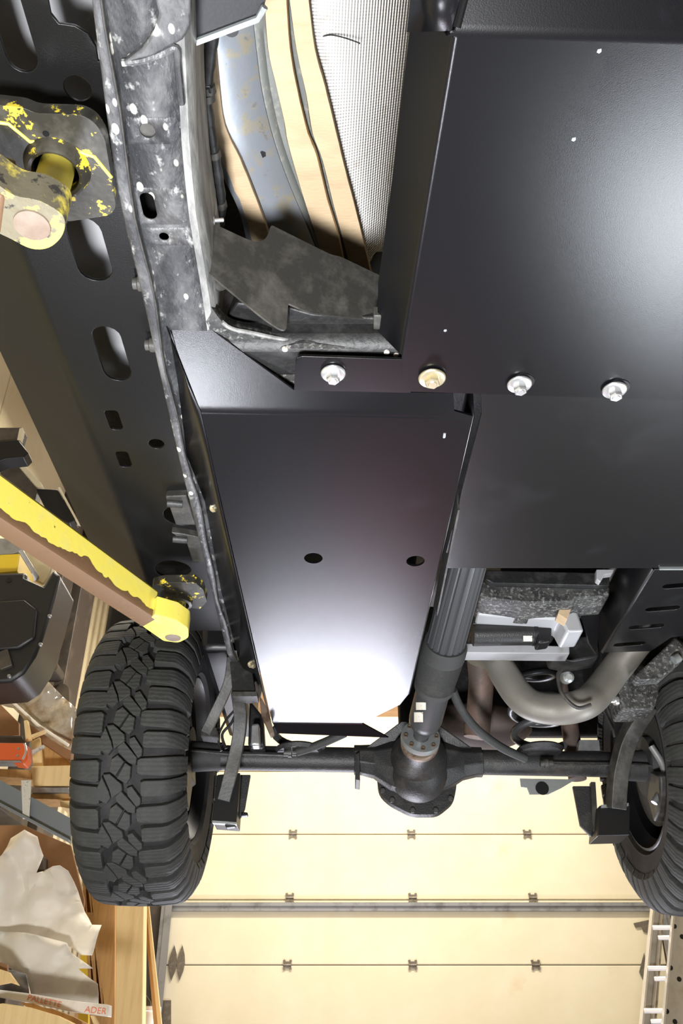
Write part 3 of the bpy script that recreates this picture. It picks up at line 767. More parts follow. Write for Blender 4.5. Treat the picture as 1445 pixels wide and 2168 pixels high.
bm = bmesh.new(); lathe(bm, S0, sd, [(d - .01, rpx(36, d)), (e - .03, rpx(35, e)), (e - .01, rpx(33, e)), (e, rpx(26, e)), (slen - .02, rpx(16, e)), (slen, rpx(18, e))], 36); obj('joint_sleeve', bm, SHAFT, ds, smooth=35)
bm = bmesh.new(); lathe(bm, S1, sd, [(-.012, .030), (-.012, .0525), (-.004, .0535), (.004, .0535), (.004, .03)], 40); obj('flange_ring', bm, FLG, ds, smooth=30, label='pale grey flange ring')
u, w, _ = frame_of(sd)
for k in range(8):
    q = S1 - sd * .012 + (u * math.cos(k * .785) + w * math.sin(k * .785)) * .042
    bm = bmesh.new(); lathe(bm, q, -sd, [(0, .0062), (.004, .006), (.004, .0035), (.001, .003), (.001, 0)], 12); obj('flange_bolt', bm, RUSTR, ds)
def sticker(x0, y0, x1, y1, parent, axis0, axd, rad):
    # curved label wrapped on a shaft
    bm = bmesh.new(); rows = []
    for t in (0, .25, .5, .75, 1):
        row = []
        for yy in (y0, y1):
            xx = x0 + (x1 - x0) * t; rr = ray(xx, yy).normalized(); oc = -Vector(axis0)
            m1 = rr - axd * rr.dot(axd); m2 = oc - axd * oc.dot(axd)
            A_, B_, C_ = m1.dot(m1), 2 * m1.dot(m2), m2.dot(m2) - rad * rad
            dsc = max(B_ * B_ - 4 * A_ * C_, 0); row.append(rr * ((-B_ - math.sqrt(dsc)) / (2 * A_)))
        rows.append(row)
    loft(bm, rows); return obj('paper_label', bm, PAPER, parent, smooth=40, label='small paper label')
rad = rpx(35, e) + .001
sticker(884, 1455, 901, 1466, ds, S0, sd, rad); sticker(880, 1487, 901, 1503, ds, S0, sd, rad); sticker(876, 1508, 895, 1529, ds, S0, sd, rad)
# ---- axle hardware
def rod(name, pts, Y, rpix, m, parent, rect=False, sx=1, sy=1, n=5, label=None, seg=12, smooth=45):
    P = [pY(x, y, Y if not isinstance(Y, (list, tuple)) else Y[i]) for i, (x, y) in enumerate(pts)]
    P = spline(P, n) if n else P
    bm = bmesh.new(); tube(bm, P, rpix / FPX * (CT * P[0].y + ST * P[0].z), seg, sx, sy, (1, 0, 0), rect)
    return obj(name, bm, m, parent, smooth=smooth, label=label, bevel=.002 if rect else 0)
def slab(name, pts, Y, dep, m, parent, bev=.002, label=None, rad=0):
    P = L(pts, pY, Y)
    if rad: P = roundpoly(P, rad)
    bm = bmesh.new(); prism(bm, P, (0, dep, 0)); return obj(name, bm, m, parent, bevel=bev, label=label)
rod('brake_hose', [(958, 1462), (975, 1500), (1010, 1545), (1060, 1582), (1112, 1606)], [2.25, 2.3, 2.36, 2.42, 2.46], 9.5, RUBBER, axle)
rod('brake_hose', [(730, 1552), (690, 1570), (655, 1584), (628, 1592)], [2.42, 2.44, 2.46, 2.47], 9, RUBBER, axle)
rod('brake_line', [(600, 1599), (540, 1597), (480, 1596), (400, 1589)], 2.49, 2.2, DULL, axle)
rod('brake_line', [(1165, 1618), (1230, 1619), (1330, 1620), (1400, 1622)], 2.49, 2.2, DULL, axle)
for x, y in ((614, 1594), (1156, 1616)):
    bm = bmesh.new(); p = pY(x, y, 2.475)
    for k, (r, hh) in enumerate(((.010, .012), (.013, .010), (.009, .012))): lathe(bm, p + UX * (-.018 + .012 * k), UX, [(0, r), (hh, r)], 12)
    obj('hose_fitting', bm, DULL, axle)
slab('skid_tab', [(1100, 1648), (1218, 1650), (1188, 1668), (1160, 1682), (1120, 1682), (1115, 1668), (1102, 1666)], 2.53, .003, FLG, axle, .0005, 'bare steel tab under the tube')
bm = bmesh.new(); lathe(bm, pY(1147, 1669, 2.528), -UY, [(0, .019), (.001, .019)], 20); obj('tab_hole', bm, BLACK, axle)
slab('tube_flange', [(392, 1588), (402, 1585), (404, 1640), (394, 1648)], 2.50, .1, DULL, axle)
slab('tube_clamp', [(752, 1596), (760, 1592), (762, 1652), (752, 1650)], 2.50, .1, CAST, axle)
# left suspension
la = rod('control_arm', [(503, 1462), (509, 1515), (503, 1575), (488, 1640), (474, 1695)], [2.30, 2.36, 2.40, 2.42, 2.44], 13.5, DULL, V, True, 1, .9, 6, 'left black control arm bending down to its bracket')
lb = slab('arm_bracket', [(460, 1640), (508, 1636), (500, 1742), (449, 1738)], 2.44, .10, BLACK, axle)
slab('bright_edge', [(449, 1737), (500, 1741), (500, 1745), (449, 1742)], 2.438, .02, FLG, axle, 0)  # strip brighter than the bracket above it
slab('bracket_flange', [(506, 1640), (530, 1640), (518, 1712), (512, 1726), (500, 1742), (504, 1700)], 2.5, .012, CAST, axle)
slab('tie_loop', [(474, 1742), (500, 1744), (497, 1750), (478, 1752)], 2.45, .02, BLACK, axle)
slab('bump_tab', [(510, 1718), (524, 1720), (524, 1726), (508, 1728)], 2.5, .02, BLACK, axle)
rod('sway_link', [(492, 1392), (486, 1440), (470, 1480), (448, 1525), (436, 1550)], [2.3, 2.32, 2.35, 2.38, 2.4], 11, DULL, V, True, 1, .8)
slab('link_end', [(426, 1540), (458, 1540), (462, 1562), (424, 1558)], 2.4, .05, CAST, V)
slab('shock_body', [(528, 1480), (556, 1515), (560, 1580), (524, 1580)], 2.46, .07, GRIMY, V, .01)
slab('frame_stub', [(486, 1400), (530, 1395), (540, 1466), (492, 1470)], 2.25, .08, GRIMY, V)
slab('frame_stub', [(490, 1464), (545, 1464), (545, 1474), (490, 1474)], 2.24, .05, DULL, V)
slab('bump_stop', [(532, 1532), (548, 1530), (550, 1578), (530, 1578)], 2.40, .04, STEELG, V, .006)
slab('spring_bracket', [(548, 1470), (566, 1500), (580, 1550), (572, 1556), (552, 1510)], 2.28, .03, RUSTR, V)
rod('wiring_tie', [(505, 1495), (490, 1530), (470, 1555), (478, 1585)], 2.42, 3, GRIMY, V)
rod('wiring_tie', [(500, 1500), (478, 1525), (462, 1560), (468, 1590)], 2.44, 2.5, GRIMY, V)
# inner wheel arch and body sides
bm = bmesh.new(); box(bm, (-.345, 2.62, 1.25), (.10, .75, .50)); box(bm, (-.62, 2.95, 1.40), (.5, .06, .3)); obj('wheel_arch_liner', bm, BLACK, V, bevel=.02)
bm = bmesh.new(); box(bm, (.92, 2.1, 1.30), (.12, 1.7, .44)); box(bm, (.60, 2.98, 1.25), (.8, .06, .5)); obj('rear_body_panel', bm, GRIMY, V, bevel=.02)
bm = bmesh.new(); box(bm, (.64, 3.18, 1.22), (.78, .12, .26)); obj('rear_bumper', bm, GRIMY, V, bevel=.02)
# right suspension
rod('control_arm', [(1372, 1490), (1330, 1560), (1312, 1620), (1306, 1660), (1303, 1712)], [2.26, 2.34, 2.38, 2.40, 2.42], 17, DULL, V, True, 1, .9, 6, 'right grey-black control arm bending down to its bracket')
slab('arm_bracket', [(1268, 1706), (1334, 1700), (1332, 1768), (1264, 1770)], 2.43, .10, BLACK, axle)
slab('bright_edge', [(1272, 1704), (1330, 1700), (1330, 1706), (1272, 1710)], 2.425, .02, FLG, axle, 0)  # bright strip along the bracket's upper edge
slab('bracket_flange', [(1212, 1664), (1250, 1664), (1266, 1720), (1264, 1772), (1250, 1770), (1228, 1748)], 2.5, .012, CAST, axle)
slab('bracket_strip', [(1250, 1655), (1260, 1655), (1266, 1750), (1260, 1772), (1254, 1740)], 2.47, .02, DULL, axle)
slab('frame_bracket', [(1318, 1385), (1398, 1430), (1394, 1470), (1384, 1502), (1318, 1502), (1306, 1460), (1300, 1400)], 2.2, .10, MUDDY, V, .006, 'mud-speckled frame bracket')
slab('muddy_bar', [(1344, 1430), (1428, 1350), (1446, 1368), (1446, 1396), (1400, 1436), (1352, 1440)], 2.1, .04, MUDDY, V, .004, 'pale mud-caked bar')
bm = bmesh.new(); tube(bm, [pY(1425, 1398, 2.09), pY(1436, 1392, 2.09)], .012, 12); obj('bolt', bm, FLG, V)
bm = bmesh.new(); lathe(bm, pY(1306, 1484, 2.18), Vector((-1, -.2, 0)), [(0, .012), (.008, .012), (.008, .007), (.022, .007)], 12); obj('bolt', bm, ZINC, V)
# coil springs
def spring(name, cx, cy, z0, z1, R_, r_, turns):
    bm = bmesh.new(); N_ = int(turns * 20)
    tube(bm, [Vector((cx + R_ * math.cos(2 * math.pi * k / 20), cy + R_ * math.sin(2 * math.pi * k / 20), z0 + (z1 - z0) * k / N_)) for k in range(N_ + 1)], r_, 10, upv=(0, 0, 1))
    return obj(name, bm, SHAFT, V, smooth=60)
spring('coil_spring', .575, 2.50, .815, 1.28, .070, .0115, 6.4)
spring('coil_spring', -.125, 2.50, .815, 1.28, .070, .0115, 6.4)
for x in (.575, -.125):
    bm = bmesh.new(); lathe(bm, Vector((x, 2.50, .792)), UZ, [(0, .060), (.010, .068), (.016, .062), (.016, .03)], 32); obj('spring_seat', bm, CAST, axle)
bm = bmesh.new(); p = pY(1200, 1500, 2.62); lathe(bm, p + UZ * .12, -UZ, [(0, .013), (.16, .013), (.16, .026), (.34, .027)], 20); obj('shock_absorber', bm, RUSTX, V, smooth=40)
slab('grey_mount', [(1226, 1566), (1268, 1566), (1272, 1600), (1222, 1600)], 2.55, .05, STEELG, V)
rod('brake_cable', [(1258, 1440), (1276, 1500), (1296, 1545)], 2.3, 3.5, GRIMY, V); rod('brake_cable', [(1262, 1450), (1288, 1510), (1300, 1560)], 2.32, 2.6, DULL, V)
# ---- exhaust, canister, underbody on the right
rod('tail_pipe', [(1350, 1356), (1300, 1420), (1262, 1470), (1232, 1492), (1180, 1502), (1128, 1494), (1096, 1470), (1070, 1432), (1045, 1392), (1010, 1380)], [2.12, 2.16, 2.15, 2.13, 2.16, 2.18, 2.19, 2.2, 2.22, 2.3], 32, ALUM, V, seg=24, n=6, label='pale aluminised exhaust pipe bent in a U')
rod('pipe_hanger', [(1188, 1418), (1180, 1432), (1190, 1470), (1220, 1498), (1250, 1492)], 2.05, 4, DULL, V)
bm = bmesh.new(); lathe(bm, pY(1197, 1436, 2.1), Vector((0, -1, -.3)), [(0, .016), (.03, .014), (.036, .008)], 14); obj('hanger_bolt', bm, FLG, V)
rod('catalyst_pipe', [(1014, 1392), (1018, 1440), (1014, 1500), (1008, 1562)], [2.5, 2.55, 2.6, 2.62], 27, RUSTX, V, seg=20, label='heat-browned vertical exhaust section')
bm = bmesh.new(); bmesh.ops.create_uvsphere(bm, u_segments=28, v_segments=16, radius=1, matrix=Matrix.Translation(pY(1000, 1540, 2.85)) @ Matrix.Diagonal((.20, .12, .075, 1))); obj('muffler', bm, RUSTX, V, label='browned oval muffler')
can = rod('vapour_canister', [(1000, 1342), (1060, 1341), (1128, 1340)], 2.08, 26, PLASTIC, V, n=0, seg=28, label='black plastic cylinder with a small label')
bm = bmesh.new(); tube(bm, [pY(1126, 1340, 2.08), pY(1134, 1340, 2.08)], .034, 28); obj('end_band', bm, BLACK, can)
slab('end_cap', [(1134, 1322), (1160, 1318), (1168, 1330), (1166, 1358), (1138, 1362)], 2.05, .05, BLACK, can, .006)
sticker(1107, 1346, 1126, 1358, can, pY(1000, 1342, 2.08), UX, 26 / FPX * 2.36 + .0012)
slab('cross_strut', [(985, 1362), (1205, 1368), (1205, 1384), (985, 1382)], 2.12, .05, BODYG, V, label='pale grey cross strut')
slab('dark_link', [(1160, 1352), (1262, 1345), (1268, 1390), (1215, 1400), (1170, 1392)], 2.2, .08, GRIMY, V, .006)
slab('muddy_crossmember', [(1020, 1232), (1060, 1226), (1180, 1240), (1290, 1238), (1290, 1262), (1220, 1268), (1215, 1275), (1120, 1278), (1030, 1268), (1014, 1262)], 1.92, .12, MUDDY, V, .006, 'mud-splashed rear crossmember')
slab('dark_lip', [(1028, 1206), (1290, 1212), (1290, 1240), (1040, 1234), (1026, 1226)], 1.9, .05, GRIMY, V, .004)
slab('rust_panel', [(1060, 1195), (1270, 1195), (1270, 1222), (1060, 1218)], 1.97, .02, RUSTX, V)
slab('body_crossbar', [(1012, 1258), (1090, 1272), (1215, 1272), (1236, 1336), (1200, 1338), (1186, 1312), (1010, 1302)], 2.0, .10, BODYG, V, .006, 'pale silver painted body crossbar')
slab('under_lip', [(1000, 1300), (1190, 1306), (1186, 1322), (1000, 1322)], 2.05, .12, GRIMY, V, .003)  # dark strip just below the pale body crossbar
bm = bmesh.new(); lathe(bm, pY(1062, 1291, 1.998), -UY, [(0, .013), (.0015, .012)], 20); obj('body_plug', bm, STEELG, V)
slab('foam_block', [(1180, 1300), (1186, 1282), (1212, 1280), (1200, 1312)], 1.96, .04, TAPE, V, .002, 'tan foam block')
slab('black_bracket', [(1208, 1250), (1292, 1250), (1270, 1300), (1262, 1385), (1246, 1360), (1236, 1320)], 2.02, .01, BLACK, V, .001)
bm = bmesh.new(); bmesh.ops.create_uvsphere(bm, u_segments=24, v_segments=14, radius=1, matrix=Matrix.Translation(pY(1322, 1232, 2.0)) @ Matrix.Diagonal((.065, .10, .06, 1))); obj('resonator_end', bm, STEELG, V)
slab('silver_tab', [(1262, 1205), (1300, 1205), (1296, 1214), (1280, 1216), (1270, 1232), (1262, 1226)], 1.86, .02, BODYG, V)
# louvred guard on the right
HG = .93; g0 = pz(1395, 1206, HG); g1 = pz(1266, 1382, HG); g1.x = g0.x = .68
o = [g0, g1, pz(1377, 1379, HG), pz(1420, 1350, HG), Vector((1.0, 1.95, HG)), Vector((1.0, g0.y, HG))]
H = []
for x, y, ln in ((1438, 1240, .075), (1402, 1289, .08), (1368, 1327, .085), (1332, 1364, .08)):
    c = pz(x, y, HG); H.append(slotloop(c, Vector((.18, .98, 0)), Vector((-.98, .18, 0)) * -1, ln, .022))
bm = sheet(o, H); gd = obj('louvred_guard', bm, POWDER2, V, smooth=30, solid=-.004, bevel=.001, bang=55, label='black guard plate with four slots')
bm = bmesh.new(); loft(bm, [[g0, g1], [g0 + Vector((-.004, 0, .004)), g1 + Vector((-.004, 0, .004))], [g0 + Vector((-.006, 0, .11)), g1 + Vector((-.006, 0, .11))]]); obj('side_wall', bm, BLACK, gd, smooth=30, solid=.003)
bm = bmesh.new(); box(bm, (.84, g0.y - .004, HG + .004), (.3, .006, .012)); obj('bright_lip', bm, FLG, gd, label='bright edge')  # lip brighter than the guard plate
bm = bmesh.new(); box(bm, (.85, 1.9, 1.06), (.2, .4, .12)); obj('guarded_canister', bm, BLACK, gd, bevel=.02)

# ---- wheels
R0 = .404
WP = [(0, R0), (.08, R0 - .002), (.105, R0 - .005), (.122, R0 - .012), (.134, R0 - .024), (.146, R0 - .046), (.153, R0 - .070), (.160, R0 - .105)]
def rw(w):
    w = abs(w)
    for (a, ra_), (b, rb_) in zip(WP, WP[1:]):
        if w <= b: return ra_ + (rb_ - ra_) * (w - a) / (b - a)
    return WP[-1][1]
NP = 21; PIT = 2 * math.pi / NP; PX = 262.0
def blk(polys):
    out = []
    for p in polys: out.append([((x - 452) / 2285, (y - 980) / PX * PIT) for x, y in p])
    return out
CENTRE = blk([[(303, 1172), (338, 1092), (382, 1168), (394, 1202), (368, 1236), (306, 1206)],
              [(346, 1080), (386, 1076), (458, 1128), (464, 1162), (402, 1204), (388, 1160)],
              [(392, 1000), (428, 976), (470, 1010), (422, 1084), (382, 1062)],
              [(478, 1018), (512, 1036), (510, 1098), (488, 1128), (432, 1098)],
              [(424, 1196), (458, 1166), (544, 1250), (540, 1288), (500, 1280), (430, 1220)],
              [(492, 1152), (522, 1142), (574, 1204), (574, 1238), (552, 1252), (498, 1190)]])
LUGS = [(-1, 318, 1002, 1008, 1106, 1122), (-1, 324, 1146, 1134, 1226, 1242), (1, 552, 994, 984, 1090, 1080), (1, 578, 1112, 1110, 1198, 1200)]
def wheel(c, mirror, label, full):
    sg = -1 if mirror else 1
    def P(w, a, r): return c + Vector((sg * w * .94, -r * math.cos(a), -r * math.sin(a)))
    prof = [(w, rw(w) - .0155) for w in (-.152, -.146, -.14, -.125, -.105, -.05, 0, .05, .105, .125, .14, .146, .152)]
    prof = [(-.120, .232), (-.140, .245), (-.149, .29), (-.151, .325)] + prof + [(.151, .325), (.149, .29), (.146, .265), (.140, .25), (.140, .244), (.128, .236), (.118, .232)]
    prof = [(w * .94, r) for w, r in prof]
    bm = bmesh.new(); lathe(bm, c, UX * sg, prof, 84, caps=False)
    ty = obj('tyre', bm, SIDEW, V, smooth=40, origin=c, label=label)
    bm = bmesh.new(); lathe(bm, c, UX * sg, [(.120, .236), (.122, .228), (.108, .222), (.09, .205), (-.04, .200), (-.06, .18), (-.06, .02)], 48, caps=False); obj('rim', bm, BLACK, V, smooth=40, origin=c, solid=.004)
    bm = bmesh.new(); lathe(bm, c, UX * sg, [(.045, .0), (.045, .155), (.068, .155), (.068, .09), (.11, .085), (.11, .045), (.20, .040)], 40); obj('brake_disc', bm, RUBBER, V, smooth=40, origin=c)
    bm = bmesh.new(); lathe(bm, c, UX * sg, [(.072, .06), (.078, .165), (.084, .168), (.088, .15), (.092, .06)], 40); obj('dust_shield', bm, RUBBER, V, smooth=40, origin=c)
    bm = bmesh.new(); a0 = R(205)
    prism(bm, [c + Vector((sg * .05, math.cos(a0 + t) * r, math.sin(a0 + t) * r)) for t, r in ((0, .10), (0, .175), (.3, .18), (.6, .18), (.9, .175), (.9, .10))], (sg * .075, 0, 0)); obj('brake_caliper', bm, DULL, V, bevel=.006)
    def top_block(poly):
        bm = bmesh.new(); cx = sum(p[0] for p in poly) / len(poly); ca = sum(p[1] for p in poly) / len(poly); rows = []
        for k, dep in ((1.08, .0158), (1.02, .0012), (.95, 0)):
            rows.append([P(cx + (w - cx) * k, ca + (a - ca) * k, rw(w) - dep) for w, a in poly])
        vs = loft(bm, rows, True); m = bm.verts.new(P(cx, ca, rw(cx)))
        n = len(poly)
        for i in range(n): bm.faces.new((vs[2][i], vs[2][(i + 1) % n], m))
        return bm
    def lug(s, xin, y0i, y0o, y1o, y1i):
        win = abs(xin - 452) / 2285; ws = [win, win + .008, .108, .122, .134, .146, .153, .158]; rows = []
        f = lambda y: (y - 980) / PX * PIT
        for i, w in enumerate(ws):
            t = min(1, max(0, (w - win) / (.14 - win))); a0 = f(y0i + (y0o - y0i) * t); a1 = f(y1i + (y1o - y1i) * t)
            if i == 0: m_ = (a1 - a0) * .10; a0 += m_; a1 -= m_
            r = rw(w)
            out = .003 if w > .14 else 0
            e_ = (a1 - a0) * .05
            ring = [P(s * (w - .006), a0 - .006, r - .0158), P(s * (w + out), a0, r - .0012), P(s * (w + out), a0 + e_, r), P(s * (w + out), (a0 + a1) / 2, r - .0002), P(s * (w + out), a1 - e_, r), P(s * (w + out), a1, r - .0012), P(s * (w - .006), a1 + .006, r - .0158)]
            rows.append(ring)
        bm = bmesh.new(); loft(bm, rows); 
        lo = [P(s * (win - .002), f(y0i), rw(win) - .0158), P(s * (win - .002), f(y1i), rw(win) - .0158)]
        va = [bm.verts.new(p) for p in rows[0]]; vb = [bm.verts.new(p) for p in lo]
        for i in range(3): bm.faces.new((va[i], va[i + 1], vb[0]))
        bm.faces.new((va[3], vb[1], vb[0]))
        for i in range(3, 6): bm.faces.new((va[i], va[i + 1], vb[1]))
        bm.faces.new([bm.verts.new(p) for p in rows[-1]])
        bmesh.ops.remove_doubles(bm, verts=bm.verts, dist=1e-5)
        return bm
    protos = [obj('tread_block', top_block(p), BLOCKM, ty, smooth=25, origin=c) for p in CENTRE] + [obj('shoulder_lug', lug(*l), BLOCKM, ty, smooth=25, origin=c) for l in LUGS]
    for k in range(1, NP):
        for p in protos: dup(p, ty, rot=(k * PIT, 0, 0))
    return ty
wheel(AL, False, 'left rear knobbly tyre seen tread-on', True)
wheel(AR, True, 'right rear knobbly tyre seen from its inner side', True)
rod('dust_tube', [(1378, 1580), (1402, 1620), (1404, 1660), (1384, 1700)], [2.45, 2.45, 2.45, 2.45], 7, STEELG, V)

# ------------------------------------------------------------------ lift arms
HP = .927
def lift_arm(name_label, axis, pad_px, ring_r):
    pass
fa_ = thing('lift_arm', (-.344, .655, .80), 'front lift arm with a chipped yellow pad under the vehicle at upper left', 'lift arm', 'lift arms holding up the vehicle')
bm = bmesh.new(); prism(bm, roundpoly(L([(-40, 218), (50, 228), (75, 240), (172, 243), (200, 258), (222, 292), (246, 440), (232, 456), (188, 463), (140, 470), (60, 420), (-40, 330)], pz, HP), .008), (0, 0, .02)); pd = obj('pad', bm, PADM, fa_, bevel=.003)
AX = Vector((-.344, .660, HP))
bm = bmesh.new(); lathe(bm, AX, -UZ, [(0, .040), (.004, .0385), (.012, .036), (.016, .032), (.014, .028), (0, .027)], 36); obj('pad_ring', bm, PADM, fa_, smooth=40)
bm = bmesh.new(); tube(bm, L([(-30, 255), (18, 262), (64, 300), (118, 300), (160, 318), (200, 332), (236, 376)], pz, HP), .0022, 8); obj('weld_rib', bm, YEL, fa_, label='bright yellow rib')
bm = bmesh.new(); lathe(bm, pz(97, 283, HP), -UZ, [(0, .004), (.001, .0035)], 12); obj('pad_hole', bm, BLACK, fa_)
bm = bmesh.new(); lathe(bm, AX, -UZ, [(0, .021), (.085, .021)], 28); obj('pad_post', bm, YEL, fa_, smooth=40)
HY = .80
bm = bmesh.new(); prism(bm, roundpoly(L([(-120, 395), (-30, 372), (30, 416), (80, 422), (128, 448), (140, 470), (132, 502), (104, 527), (66, 529), (24, 506), (-120, 440)], pz, HY), [0, .01, .01, .01, .012, .012, .012, .012, .012, .01, 0]), (0, 0, .045)); obj('yoke', bm, YELW, fa_, bevel=.003, label='chipped yellow yoke with a round pin')
bm = bmesh.new(); lathe(bm, pz(68, 476, HY), -UZ, [(0, .0205), (.002, .020), (.002, 0)], 32); obj('pin', bm, PINS, fa_)
bm = bmesh.new(); p = pz(-150, 380, HY + .02); tube(bm, [pz(20, 420, .83), pz(-260, 330, .83)], .03, 4, rect=True, sx=1, sy=1.1); obj('arm_beam', bm, RUSTW, fa_, bevel=.006)
ra_ = thing('lift_arm', (-.375, 1.80, .82), 'rear lift arm, a long bright yellow beam worn brown along its underside', 'lift arm', 'lift arms holding up the vehicle')
HA = .82
BRa, BRb, BLa, BLb = pz(0, 1096, HA), pz(330, 1310, HA), pz(0, 1128, HA), pz(302, 1326, HA)
bd = (BRb - BRa).normalized(); sn = bd.cross(UZ)
TRa, TRb = pp(0, 999, BRa, sn), pp(338, 1251, BRa, sn)
k = .55
ringa = [p - bd * k for p in (BLa, BRa, TRa, TRa + (BLa - BRa))]; ringa[2].z = TRa.z; ringa[3].z = TRa.z
ringb = [BLb, BRb, TRb, TRb + (BLb - BRb)]
bm = bmesh.new(); loft(bm, [ringa, [BLa, BRa, TRa, TRa + (BLa - BRa)], ringb], True, True); obj('arm_beam', bm, YEL, ra_, bevel=.007)
bm = bmesh.new()
rowsA = []
for i in range(161):
    t = i / 160; a = ringa[0].lerp(BLb, t); b = ringa[1].lerp(BRb, t); j = .003 + .030 * max(0, MN.noise(Vector((i * .045, 3, 1)))) + .012 * MN.noise(Vector((i * .19, 7, 2))) + .005 * MN.noise(Vector((i * .6, 1, 5)))
    rowsA.append([a - UZ * .0006, b + (a - b).normalized() * .006 - UZ * .0006, b + (a - b).normalized() * .0012 + UZ * .0012, b + sn * .0006 + UZ * .006, b + sn * .0008 + UZ * (.012 + max(j, 0))])
loft(bm, rowsA); obj('scraped_underside', bm, RUSTW, ra_, smooth=40, label='brown scraped underside of the beam')
bm = bmesh.new(); prism(bm, roundpoly(L([(300, 1325), (328, 1300), (372, 1312), (398, 1330), (399, 1350), (378, 1361), (346, 1357)], pz, HA), [0, 0, 0, .008, .01, .01, .006]), (0, 0, .042)); obj('tongue', bm, YEL, ra_, bevel=.003)
bm = bmesh.new(); lathe(bm, pz(366, 1350, HA), -UZ, [(0, .0175), (.0015, .017), (.0015, 0)], 28); obj('pin', bm, PINS, ra_)
ax2 = Vector((-.378, 1.80, HP))
bm = bmesh.new(); lathe(bm, ax2, -UZ, [(0, .02), (.075, .02)], 24); obj('pad_post', bm, YELW, ra_, smooth=40)
bm = bmesh.new(); lathe(bm, ax2, -UZ, [(0, .036), (.012, .034), (.014, .028), (0, .026)], 32); obj('pad_ring', bm, PADM, ra_, smooth=40)
bm = bmesh.new(); prism(bm, roundpoly(L([(322, 1240), (345, 1234), (412, 1233), (430, 1248), (438, 1274), (422, 1290), (384, 1284), (330, 1290)], pz, HP), .006), (0, 0, .02)); obj('pad', bm, PADM, ra_, bevel=.003)
# ------------------------------------------------------------------ left-hand clutter
def solid(name, pts, Y, dep, m, parent=None, bev=.004, rad=0, label=None):
    P = L(pts, pY, Y)
    if rad: P = roundpoly(P, rad)
    bm = bmesh.new(); prism(bm, P, (0, dep, 0)); return obj(name, bm, m, parent, bevel=bev, label=label)


def crumple(name, pts, Y, amp, m, parent, seed, cuts=4, label=None, lean=0):
    bm = sheet(L(pts, pY, Y)); bmesh.ops.triangulate(bm, faces=bm.faces)
    for _ in range(cuts): 
        long_ = [e for e in bm.edges if e.calc_length() > .045]
        if long_: bmesh.ops.subdivide_edges(bm, edges=long_, cuts=1)
        bmesh.ops.triangulate(bm, faces=bm.faces)
    from mathutils import noise
    for v in bm.verts:
        q = v.co * 4.0 + Vector((seed, seed * 2, 0)); d = noise.noise(q) * amp * 1.3 + abs(noise.noise(q * 2.3)) * amp * .9 + noise.noise(q * 6) * amp * .18
        v.co.y += d - lean * (v.co.z)
    bmesh.ops.smooth_vert(bm, verts=bm.verts, factor=.3, use_axis_x=False, use_axis_y=True, use_axis_z=False)
    return obj(name, bm, m, parent, smooth=50, solid=.0015, label=label)


# storage rack that carries the clutter
rk = thing('storage_rack', (-1.55, 3.9, FLOOR), 'blue-grey steel storage rack with a slanting beam at the left edge', 'rack')
P = L([(-30, 1640), (150, 1738), (150, 1786), (-30, 1690)], pY, 3.3)
bm = bmesh.new(); prism(bm, P, (0, .01, 0)); 
for k_ in ((0, 1), (3, 2)): 
    a, b = P[k_[0]], P[k_[1]]; prism(bm, [a, b, b + UZ * .008, a + UZ * .008], (0, -.035 if k_[0] == 3 else .08, 0))
obj('slanting_beam', bm, IBEAM, rk)
bm = bmesh.new(); q = pY(0, 1716, 3.5); box(bm, (-1.62, 3.46, q.z - .02), (.7, .26, .03)); obj('shelf', bm, DARKST, rk, bevel=.003)
q2 = pY(0, 2192, 3.4); wb_ = thing('work_bench', (-1.42, 3.75, FLOOR), 'dark bench under the boards in the bottom left corner', 'bench')
bm = bmesh.new(); box(bm, (-1.42, 3.72, q2.z - .03), (.72, 1.0, .03)); obj('bench_top', bm, DARKST, wb_, bevel=.003)
for xx, yy in ((-1.72, 3.28), (-1.12, 3.28), (-1.72, 4.16), (-1.12, 4.16)):
    bm = bmesh.new(); box(bm, (xx, yy, (q2.z - .045 + FLOOR) / 2), (.05, .05, q2.z - .045 - FLOOR)); obj('leg', bm, DARKST, wb_, bevel=.003)
for xx, yy in ((-1.9, 3.37), (-1.9, 3.56)):
    bm = bmesh.new(); box(bm, (xx, yy, (q.z + FLOOR) / 2), (.05, .05, q.z - FLOOR)); obj('upright', bm, IBEAM, rk, bevel=.003)
solid('paper_tag', [(45, 1652), (66, 1652), (62, 1732), (48, 1734)], 3.28, .004, PAPER, rk, 0, label='pale paper strip hanging on the beam')
# big black moulded part at left
bp = thing('plastic_fender', pY(20, 1440, 3.0), 'black moulded plastic fender with a horned top edge at the left', 'fender')
solid('shell', [(-60, 1214), (55, 1211), (57, 1226), (90, 1241), (112, 1205), (128, 1218), (116, 1262), (105, 1302), (90, 1350), (75, 1388), (50, 1425), (22, 1443), (-60, 1450)], 3.0, .22, PLASTIC, bp, .012)
solid('raised_panel', [(-60, 1276), (50, 1268), (78, 1290), (72, 1350), (40, 1372), (-60, 1380)], 2.985, .02, PLASTIC, bp, .008)
solid('grille', [(-10, 1382), (16, 1372), (26, 1408), (0, 1418)], 2.985, .02, DARKST, bp, .004)
for x, y in ((105, 1305), (86, 1365), (20, 1432)):
    bm = bmesh.new(); lathe(bm, pY(x, y, 2.99), -UY, [(0, .008), (.008, .006)], 10); obj('clip', bm, STEELG, bp)
bm = bmesh.new(); lathe(bm, pY(19, 1228, 2.999), -UY, [(0, .012), (.002, .011)], 14); obj('hole', bm, BLACK, bp)
tag(solid('cream_case', [(50, 1160), (112, 1195), (104, 1222), (92, 1240), (58, 1222)], 3.35, .2, SIDING, None, .01), 'cream boxy case behind the black plastic fender', 'case')
yc = tag(solid('yellow_carton', [(-40, 1176), (42, 1172), (36, 1210), (-40, 1216)], 3.1, .2, STRAPY, None, .004), 'small yellow carton above the black plastic fender', 'carton')
